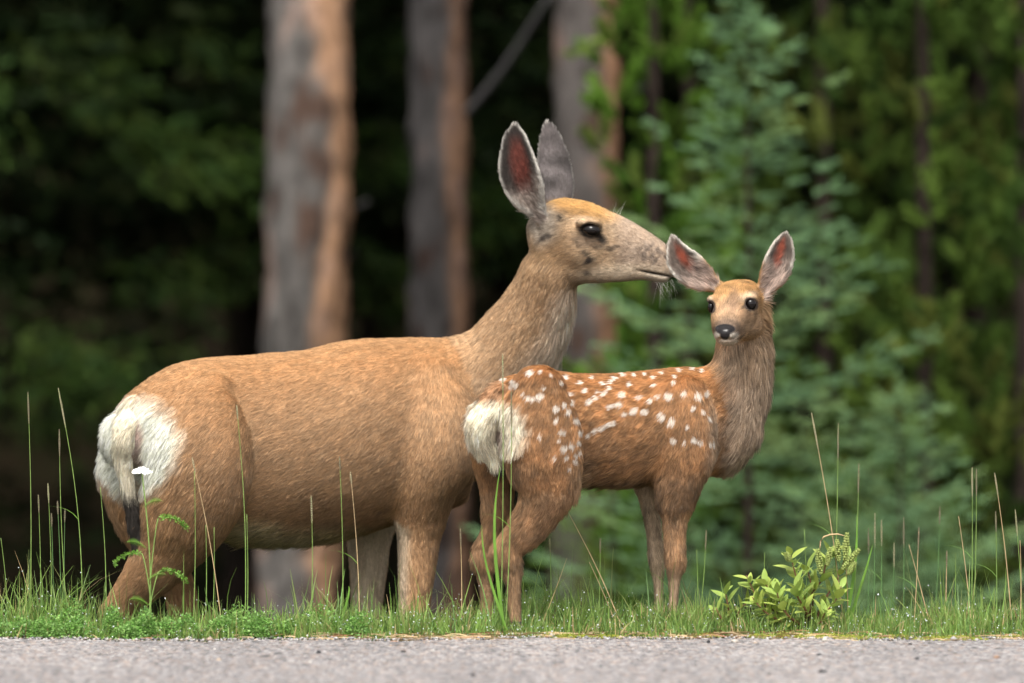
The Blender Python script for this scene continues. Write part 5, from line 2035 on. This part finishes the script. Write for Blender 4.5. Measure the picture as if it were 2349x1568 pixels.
def big_pine(top_v, bot_v, width_v, diam, seed, label, crown_z=4.2, h=13, bark=None):
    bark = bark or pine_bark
    d = diam * FV / width_v
    Y = d - DIST
    pt, pb = P(top_v[0], top_v[1], Y), P(bot_v[0], bot_v[1], Y)
    dz = pt - pb
    z0 = float(ground_z(pb[0], Y))
    base = pb + dz * ((z0 - .05 - pb[2]) / dz[2])
    up = pb + dz * ((h - pb[2]) / dz[2]) * .6 + np.array([pt[0], pt[1], h]) * .4
    up[2] = h
    root = empty('pine_tree', base)
    tag(root, label, 'tree', 'mature pines at the forest edge')
    mid1, mid2 = pb, pt
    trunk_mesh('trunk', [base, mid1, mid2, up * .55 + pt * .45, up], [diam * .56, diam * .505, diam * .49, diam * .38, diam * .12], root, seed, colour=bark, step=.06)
    s = Shoots(seed)
    r = s.r
    for i in range(95):
        z = crown_z + (h - crown_z) * r.random() ** .9
        t = (z - pt[2]) / (h - pt[2])
        c = pt + (up - pt) * t
        az = r.uniform(0, 6.283)
        R_ = (1.9 * (1 - t) + .5) * r.uniform(.6, 1.1)
        d_ = np.array([math.cos(az), math.sin(az), r.uniform(-.25, .25)])
        for q in np.linspace(.25, 1, 9):
            for k in range(2):
                p = c + d_ * R_ * q + r.normal(size=3) * np.array([.16, .16, .12])
                s.add(p, d_ + r.normal(size=3) * .6 + np.array([0, 0, .3]), r.uniform(.25, .4), .16, np.array([.03, .05, .016]) * r.uniform(.7, 1.3))
    s.build('crown', root, m=22, spread=.9, width=.0042)
    return root, (lambda vy: P(bot_v[0] + (top_v[0] - bot_v[0]) * (vy - bot_v[1]) / (top_v[1] - bot_v[1]), vy, Y))


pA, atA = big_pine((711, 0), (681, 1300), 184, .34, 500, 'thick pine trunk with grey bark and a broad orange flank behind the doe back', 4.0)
pB, atB = big_pine((1004, 0), (1012, 1300), 132, .235, 510, 'thinner darker pine trunk standing between two brighter trunks', 4.6, bark=shaded_bark)
pC, atC = big_pine((1347, 0), (1338, 1300), 148, .262, 520, 'pine trunk with a darker bark face rising behind the doe ears', 4.4, bark=toned_bark)


def dead_stick(parent, a, b, r0, r1, seed):
    pts = catmull([a, (np.asarray(a) + b) / 2 + np.array([.01, .02, -.03]), b], 6)
    V, F = tube_mesh(pts, np.linspace(r0, r1, len(pts)), 7)
    o = mesh_obj('dead_branch', V, F, plain_mat('dead_wood', (.045, .042, .042), .9, .3, 30), parent)
    return o


yb = float(atB(0)[1])
yc = float(atC(0)[1])
dead_stick(pB, atB(330), P(1270, -20, yb - .6), .019, .012, 1)
ya = float(atA(0)[1])
dead_stick(pA, atA(478), P(845, 462, ya - .05), .016, .008, 2)
dead_stick(pA, atA(600), P(812, 580, ya - .05), .014, .008, 3)
dead_stick(pC, atC(205), P(1510, 188, yc - .1), .018, .010, 4)


def spruce(name, base, h, R_, seed, label, group, cols, shoot=.085, needle=.017, whorl=.11, per=6, m=26, width=.0035, zmin=.02, droop=.15, upturn=.25, twig=.10, side=None, tubes=True, trunk_r=None, trunk_col=dark_bark, crown_pow=.9, jag=.35):
    """conical conifer: whorls of boughs, each with side twigs carrying needle shoots"""
    root = empty(name, base)
    tag(root, label, 'tree', group)
    base = np.asarray(base, float)
    tr = trunk_r or max(.012, h * .012)
    trunk_mesh('trunk', [base - np.array([0, 0, .05]), base + np.array([0.01, 0, h * .5]), base + np.array([0, 0, h * .98])], [tr, tr * .6, tr * .12], root, seed, sides=10, colour=trunk_col, step=.12)
    s = Shoots(seed)
    r = s.r
    z = zmin * h
    tv, tf = [], []
    while z < h * .985:
        t = z / h
        Rz = R_ * (1 - t) ** crown_pow + .03
        k = per + (1 if t < .6 else 0)
        off = r.uniform(0, 6.28)
        for b_ in range(k):
            az = off + 6.283 * b_ / k + r.normal(0, .18)
            L = Rz * r.uniform(1 - jag, 1 + jag * .6)
            if side is not None:
                L *= side(az)
            d_ = np.array([math.cos(az), math.sin(az), 0])
            zz = z + r.uniform(-.4, .4) * whorl
            nst = max(2, int(L / (twig * .8)))
            sh_ = shoot * (.45 + .55 * min(1, (1 - t) * 2.2))
            cc = cols[r.integers(len(cols))] * r.uniform(.75, 1.2)
            prev = None
            for q in np.linspace(.15, 1, nst + 1):
                p = base + np.array([0, 0, zz]) + d_ * L * q + np.array([0, 0, L * (.45 * (1 - .7 * (1 - t)) * q - droop * q + upturn * q * q)])
                tipc = np.array(cc) * (.9 + .3 * q)
                # leader shoot
                s.add(p, d_ + np.array([0, 0, .15 + upturn]) + r.normal(size=3) * .15, sh_ * r.uniform(.8, 1.2), needle, tipc)
                for sd in (-1, 1):
                    pr = np.array([-d_[1], d_[0], 0]) * sd
                    wl = twig * (1.15 - .75 * q) * (1.2 if L > .3 else min(.8, L / .2)) * r.uniform(.6, 1.2)
                    kk = max(1, int(wl / (shoot * .7)))
                    for w_ in range(kk):
                        pp = p + (pr + d_ * .6) * wl * (w_ + .3) / kk + np.array([0, 0, r.normal() * .01])
                        s.add(pp, pr + d_ * r.uniform(.5, 1.0) + np.array([0, 0, r.uniform(-.1, .3)]), sh_ * r.uniform(.7, 1.2), needle, tipc * r.uniform(.8, 1.15))
        z += whorl * r.uniform(.8, 1.2)
    for q in range(4):
        s.add(base + np.array([0, 0, h * (.93 + .02 * q)]), np.array([r.normal() * .1, r.normal() * .1, 1]), shoot * 1.2, needle, np.array(cols[0]) * 1.1)
    s.build('crown', root, m=m, width=width)
    return root, len(s.pos)


def candle_pine(base, h, R_, seed, label, cols, density=1.0, needle=.052, width=.0058, lean=0, zmin=.05, trunk_r=.035):
    """young pine: open boughs ending in upright brushes of long needles"""
    root = empty('young_pine', base)
    tag(root, label, 'tree', 'young pines beside the forest')
    base = np.asarray(base, float)
    top = base + np.array([lean, 0, h])
    trunk_mesh('trunk', [base - np.array([0, 0, .05]), base * .5 + top * .5, top], [trunk_r, trunk_r * .75, trunk_r * .25], root, seed, sides=10, colour=dark_bark, step=.12)
    s = Shoots(seed)
    r = s.r
    z = zmin * h
    while z < h:
        t = z / h
        for b_ in range(3):
            az = r.uniform(0, 6.283)
            L = (R_ * (1 - t) ** .5 + .16) * r.uniform(.35, 1.15)
            d_ = np.array([math.cos(az), math.sin(az), 0])
            c = base + (top - base) * t + np.array([0, 0, r.uniform(-.06, .06)])
            cc = np.array(cols[r.integers(len(cols))]) * r.uniform(.65, 1.3)
            nst = max(1, int(L / .2))
            for q in np.linspace(.55, 1, nst):
                p = c + d_ * L * q + np.array([0, 0, L * (.05 * q + .22 * q * q)]) + r.normal(size=3) * np.array([.07, .07, .03])
                s.add(p, d_ * .5 + np.array([0, 0, .75]) + r.normal(size=3) * .32, r.uniform(.09, .19), needle * r.uniform(.8, 1.15), cc)
                for sd in (-1, 1):
                    if r.random() < .45:
                        pr = np.array([-d_[1], d_[0], 0]) * sd
                        s.add(p + pr * r.uniform(.05, .11) - np.array([0, 0, .03]), pr * .7 + d_ * .3 + np.array([0, 0, .7]), r.uniform(.07, .13), needle * .9, cc * r.uniform(.8, 1.1))
        z += .12
    s.build('crown', root, m=60, spread=.85, width=width, end=12)
    return root, len(s.pos)


def stand(vx, Y):
    x = (vx - CX) * (Y + DIST) / FV
    return np.array([x, Y, float(ground_z(x, Y)) - .02])


SP_BLUE = [np.array([.150, .255, .125]), np.array([.175, .290, .140]), np.array([.125, .215, .105]), np.array([.19, .285, .115])]
b_ = stand(1712, 6.2)
h_ = CAMH + (HY + 12) * (6.2 + DIST) / FV - b_[2]
cnt = []
root, k = spruce('young_spruce', b_, h_, .92, 601, 'pale blue-green young spruce with a single upright leader behind the fawn', 'young spruces', SP_BLUE, shoot=.10, needle=.021, whorl=.175, per=6, m=44, width=.0036, zmin=.06, crown_pow=1.0, droop=.12, upturn=.22, twig=.15, trunk_r=.02, jag=.5)
cnt.append(k)
PG = [np.array([.080, .155, .020]), np.array([.100, .180, .026]), np.array([.060, .120, .018]), np.array([.11, .16, .030])]
PD = [np.array([.058, .100, .018]), np.array([.076, .120, .022]), np.array([.042, .078, .016]), np.array([.092, .112, .024])]
for (vx, Y, h, R_, sd, lab, cl) in [
    (1506, 7.0, 3.4, .12, 611, 'bright green young pine between the trunk behind the doe ears and the blue-green spruce', PG),
    (2128, 7.6, 4.2, .85, 612, 'young pine with a dark bare trunk standing clear of the spruce on the open side', PD),
    (2345, 7.0, 4.0, .50, 613, 'leafy green young pine at the outer end of the pine row', PD),
    (1900, 9.4, 4.6, .75, 614, 'shaded young pine just behind the blue-green spruce', PD),
    (1580, 8.8, 4.0, .15, 615, 'young pine half hidden behind the spruce and the doe muzzle', PG),
    (2255, 9.8, 5.0, .9, 616, 'darker young pine behind the pine with the bare trunk', PD),
    (2540, 9.0, 5.0, .8, 617, 'tall young pine past the outer end of the pine row', PD),
]:
    cnt.append(candle_pine(stand(vx, Y), h, R_, sd, lab, cl, lean=random.uniform(-.05, .05))[1])
root, k = spruce('young_spruce', stand(2060, 6.0), 1.05, .55, 621, 'low spreading green spruce sapling under the young pines', 'young spruces', SP_BLUE, shoot=.07, needle=.016, whorl=.09, per=6, m=22, width=.0036, twig=.1)
root, k = spruce('young_spruce', stand(1400, 6.4), 1.0, .40, 622, 'small spruce sapling seen under the fawn belly', 'young spruces', PG, shoot=.07, needle=.016, whorl=.09, per=6, m=22, width=.0036, twig=.1)
DG = [np.array([.011, .020, .006]), np.array([.015, .026, .007]), np.array([.008, .016, .005]), np.array([.018, .025, .008])]  # near-black needles, deep forest shade put into the colour
LIT = [np.array([.075, .140, .024]), np.array([.095, .150, .030]), np.array([.060, .120, .030])]  # brighter needles, daylight put into the colour


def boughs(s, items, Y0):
    """low boughs, daylight painted on as brighter needles: (vx, vy, reach v, drop v, depth offset)"""
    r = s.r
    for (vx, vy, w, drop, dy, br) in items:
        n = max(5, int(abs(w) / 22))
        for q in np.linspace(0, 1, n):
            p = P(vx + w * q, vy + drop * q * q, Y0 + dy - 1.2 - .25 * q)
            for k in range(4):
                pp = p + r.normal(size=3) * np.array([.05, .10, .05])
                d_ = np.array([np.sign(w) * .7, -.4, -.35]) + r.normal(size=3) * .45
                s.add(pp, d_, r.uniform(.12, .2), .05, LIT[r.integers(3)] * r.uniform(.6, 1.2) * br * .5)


def dark_spruce(vx, Y, h, R_, seed, label, low=(), zc=2.5):
    base = stand(vx, Y)
    root = empty('dark_spruce', base)
    tag(root, label, 'tree', 'dark spruces of the forest')
    trunk_mesh('trunk', [base - np.array([0, 0, .05]), base + np.array([.03, 0, h * .5]), base + np.array([0, 0, h])], [.11, .08, .01], root, seed, sides=12, colour=dark_bark, step=.15)
    s = Shoots(seed)
    r = s.r
    z = zc  # dense crown above the view, shaped to block sun and sky
    while z < h:
        t = (z - zc) / (h - zc)
        Rz = R_ * (1 - t) ** .7 + .15
        for b_ in range(9):
            az = r.uniform(0, 6.283)
            L = Rz * r.uniform(.6, 1.1)
            d_ = np.array([math.cos(az), math.sin(az), 0])
            for q in np.linspace(.12, 1, max(3, int(L / .24))):
                p = base + np.array([0, 0, z + r.uniform(-.2, .2)]) + d_ * L * q + np.array([0, 0, -.22 * L * q * q])
                for sd in (-1, 0, 1):
                    pr = np.array([-d_[1], d_[0], 0]) * sd
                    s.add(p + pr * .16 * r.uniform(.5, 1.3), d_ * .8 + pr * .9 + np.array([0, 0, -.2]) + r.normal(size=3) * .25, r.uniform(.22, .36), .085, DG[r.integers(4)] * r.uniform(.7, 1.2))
        z += .34
    # dead and sparse shaded boughs low down
    for i in range(16):
        az = r.uniform(0, 6.283)
        zz = r.uniform(.3, zc)
        L = R_ * r.uniform(.3, .7)
        d_ = np.array([math.cos(az), math.sin(az), -.15])
        for q in np.linspace(.3, 1, 5):
            for k in range(2):
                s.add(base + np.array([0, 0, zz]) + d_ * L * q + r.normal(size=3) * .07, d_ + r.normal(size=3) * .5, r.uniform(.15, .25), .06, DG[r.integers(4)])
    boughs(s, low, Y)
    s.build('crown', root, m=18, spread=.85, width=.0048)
    return len(s.pos)


for (vx, Y, h, R_, sd, lab, low) in [
    (640, 12.6, 9.5, 2.2, 631, 'dark spruce with drooping boughs painted lit beside the thick orange-flanked trunk', [(330, 330, 250, 60, -.9, 1.0), (360, 370, 180, 20, -1.0, .9), (240, 150, 60, 160, -.8, .75), (150, 260, 160, 90, -.8, .6), (420, 80, 120, 60, -.6, .5), (270, 650, 170, 30, -.7, .5), (420, 590, 140, 20, -.7, .5)]),
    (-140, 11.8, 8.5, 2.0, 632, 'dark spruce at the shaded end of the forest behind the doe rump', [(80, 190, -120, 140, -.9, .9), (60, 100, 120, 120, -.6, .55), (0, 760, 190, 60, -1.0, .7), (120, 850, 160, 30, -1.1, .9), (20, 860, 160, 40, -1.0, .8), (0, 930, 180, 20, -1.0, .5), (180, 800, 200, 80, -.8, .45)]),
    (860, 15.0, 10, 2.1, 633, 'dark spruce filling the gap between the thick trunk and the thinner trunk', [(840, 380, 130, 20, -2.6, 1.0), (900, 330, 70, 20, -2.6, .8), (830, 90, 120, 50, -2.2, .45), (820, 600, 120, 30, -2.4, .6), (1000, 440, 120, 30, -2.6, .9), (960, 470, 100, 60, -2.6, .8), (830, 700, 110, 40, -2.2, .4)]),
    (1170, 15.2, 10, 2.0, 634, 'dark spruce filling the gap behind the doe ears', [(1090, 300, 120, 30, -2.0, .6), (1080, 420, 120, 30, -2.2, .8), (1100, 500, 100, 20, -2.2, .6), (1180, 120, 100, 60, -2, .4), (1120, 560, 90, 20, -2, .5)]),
    (-280, 12.5, 10, 2.0, 635, 'dark spruce outside the shaded end of the forest edge', []),
    (560, 16.0, 11, 2.2, 636, 'dark spruce deep in the forest behind the thick trunk', []),
    (1480, 15.0, 10, 2.0, 637, 'dark spruce deep in the forest behind the young pines', []),
    (1850, 14.0, 10, 2.0, 638, 'dark spruce deep in the forest behind the blue-green spruce', []),
    (2200, 14.2, 10, 2.0, 639, 'dark spruce deep in the forest behind the bare-trunked pine', []),
    (2580, 13.2, 10, 2.0, 640, 'dark spruce deep in the forest past the outermost young pine', []),
    (-620, 14.0, 10, 2.1, 641, 'dark spruce deep in the forest far behind the doe rump', []),
]:
    cnt.append(dark_spruce(vx, Y, h, R_, sd, lab, low))

# the forest further in: nobody could count it
s = Shoots(700)
r = s.r
for i in range(8000):
    x, y = r.uniform(-13, 13), r.uniform(17.2, 21)
    z = float(HILL(x, y)) + float(ground_z(x, y)) + 10.5 * r.random() ** 1.3
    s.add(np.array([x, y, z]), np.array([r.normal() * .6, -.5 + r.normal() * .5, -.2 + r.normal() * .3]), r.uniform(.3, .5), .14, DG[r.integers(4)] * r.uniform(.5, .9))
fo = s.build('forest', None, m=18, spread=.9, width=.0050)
tag(fo, 'dark conifer forest closing off the view', 'forest', kind='stuff')
print('shoots', cnt)
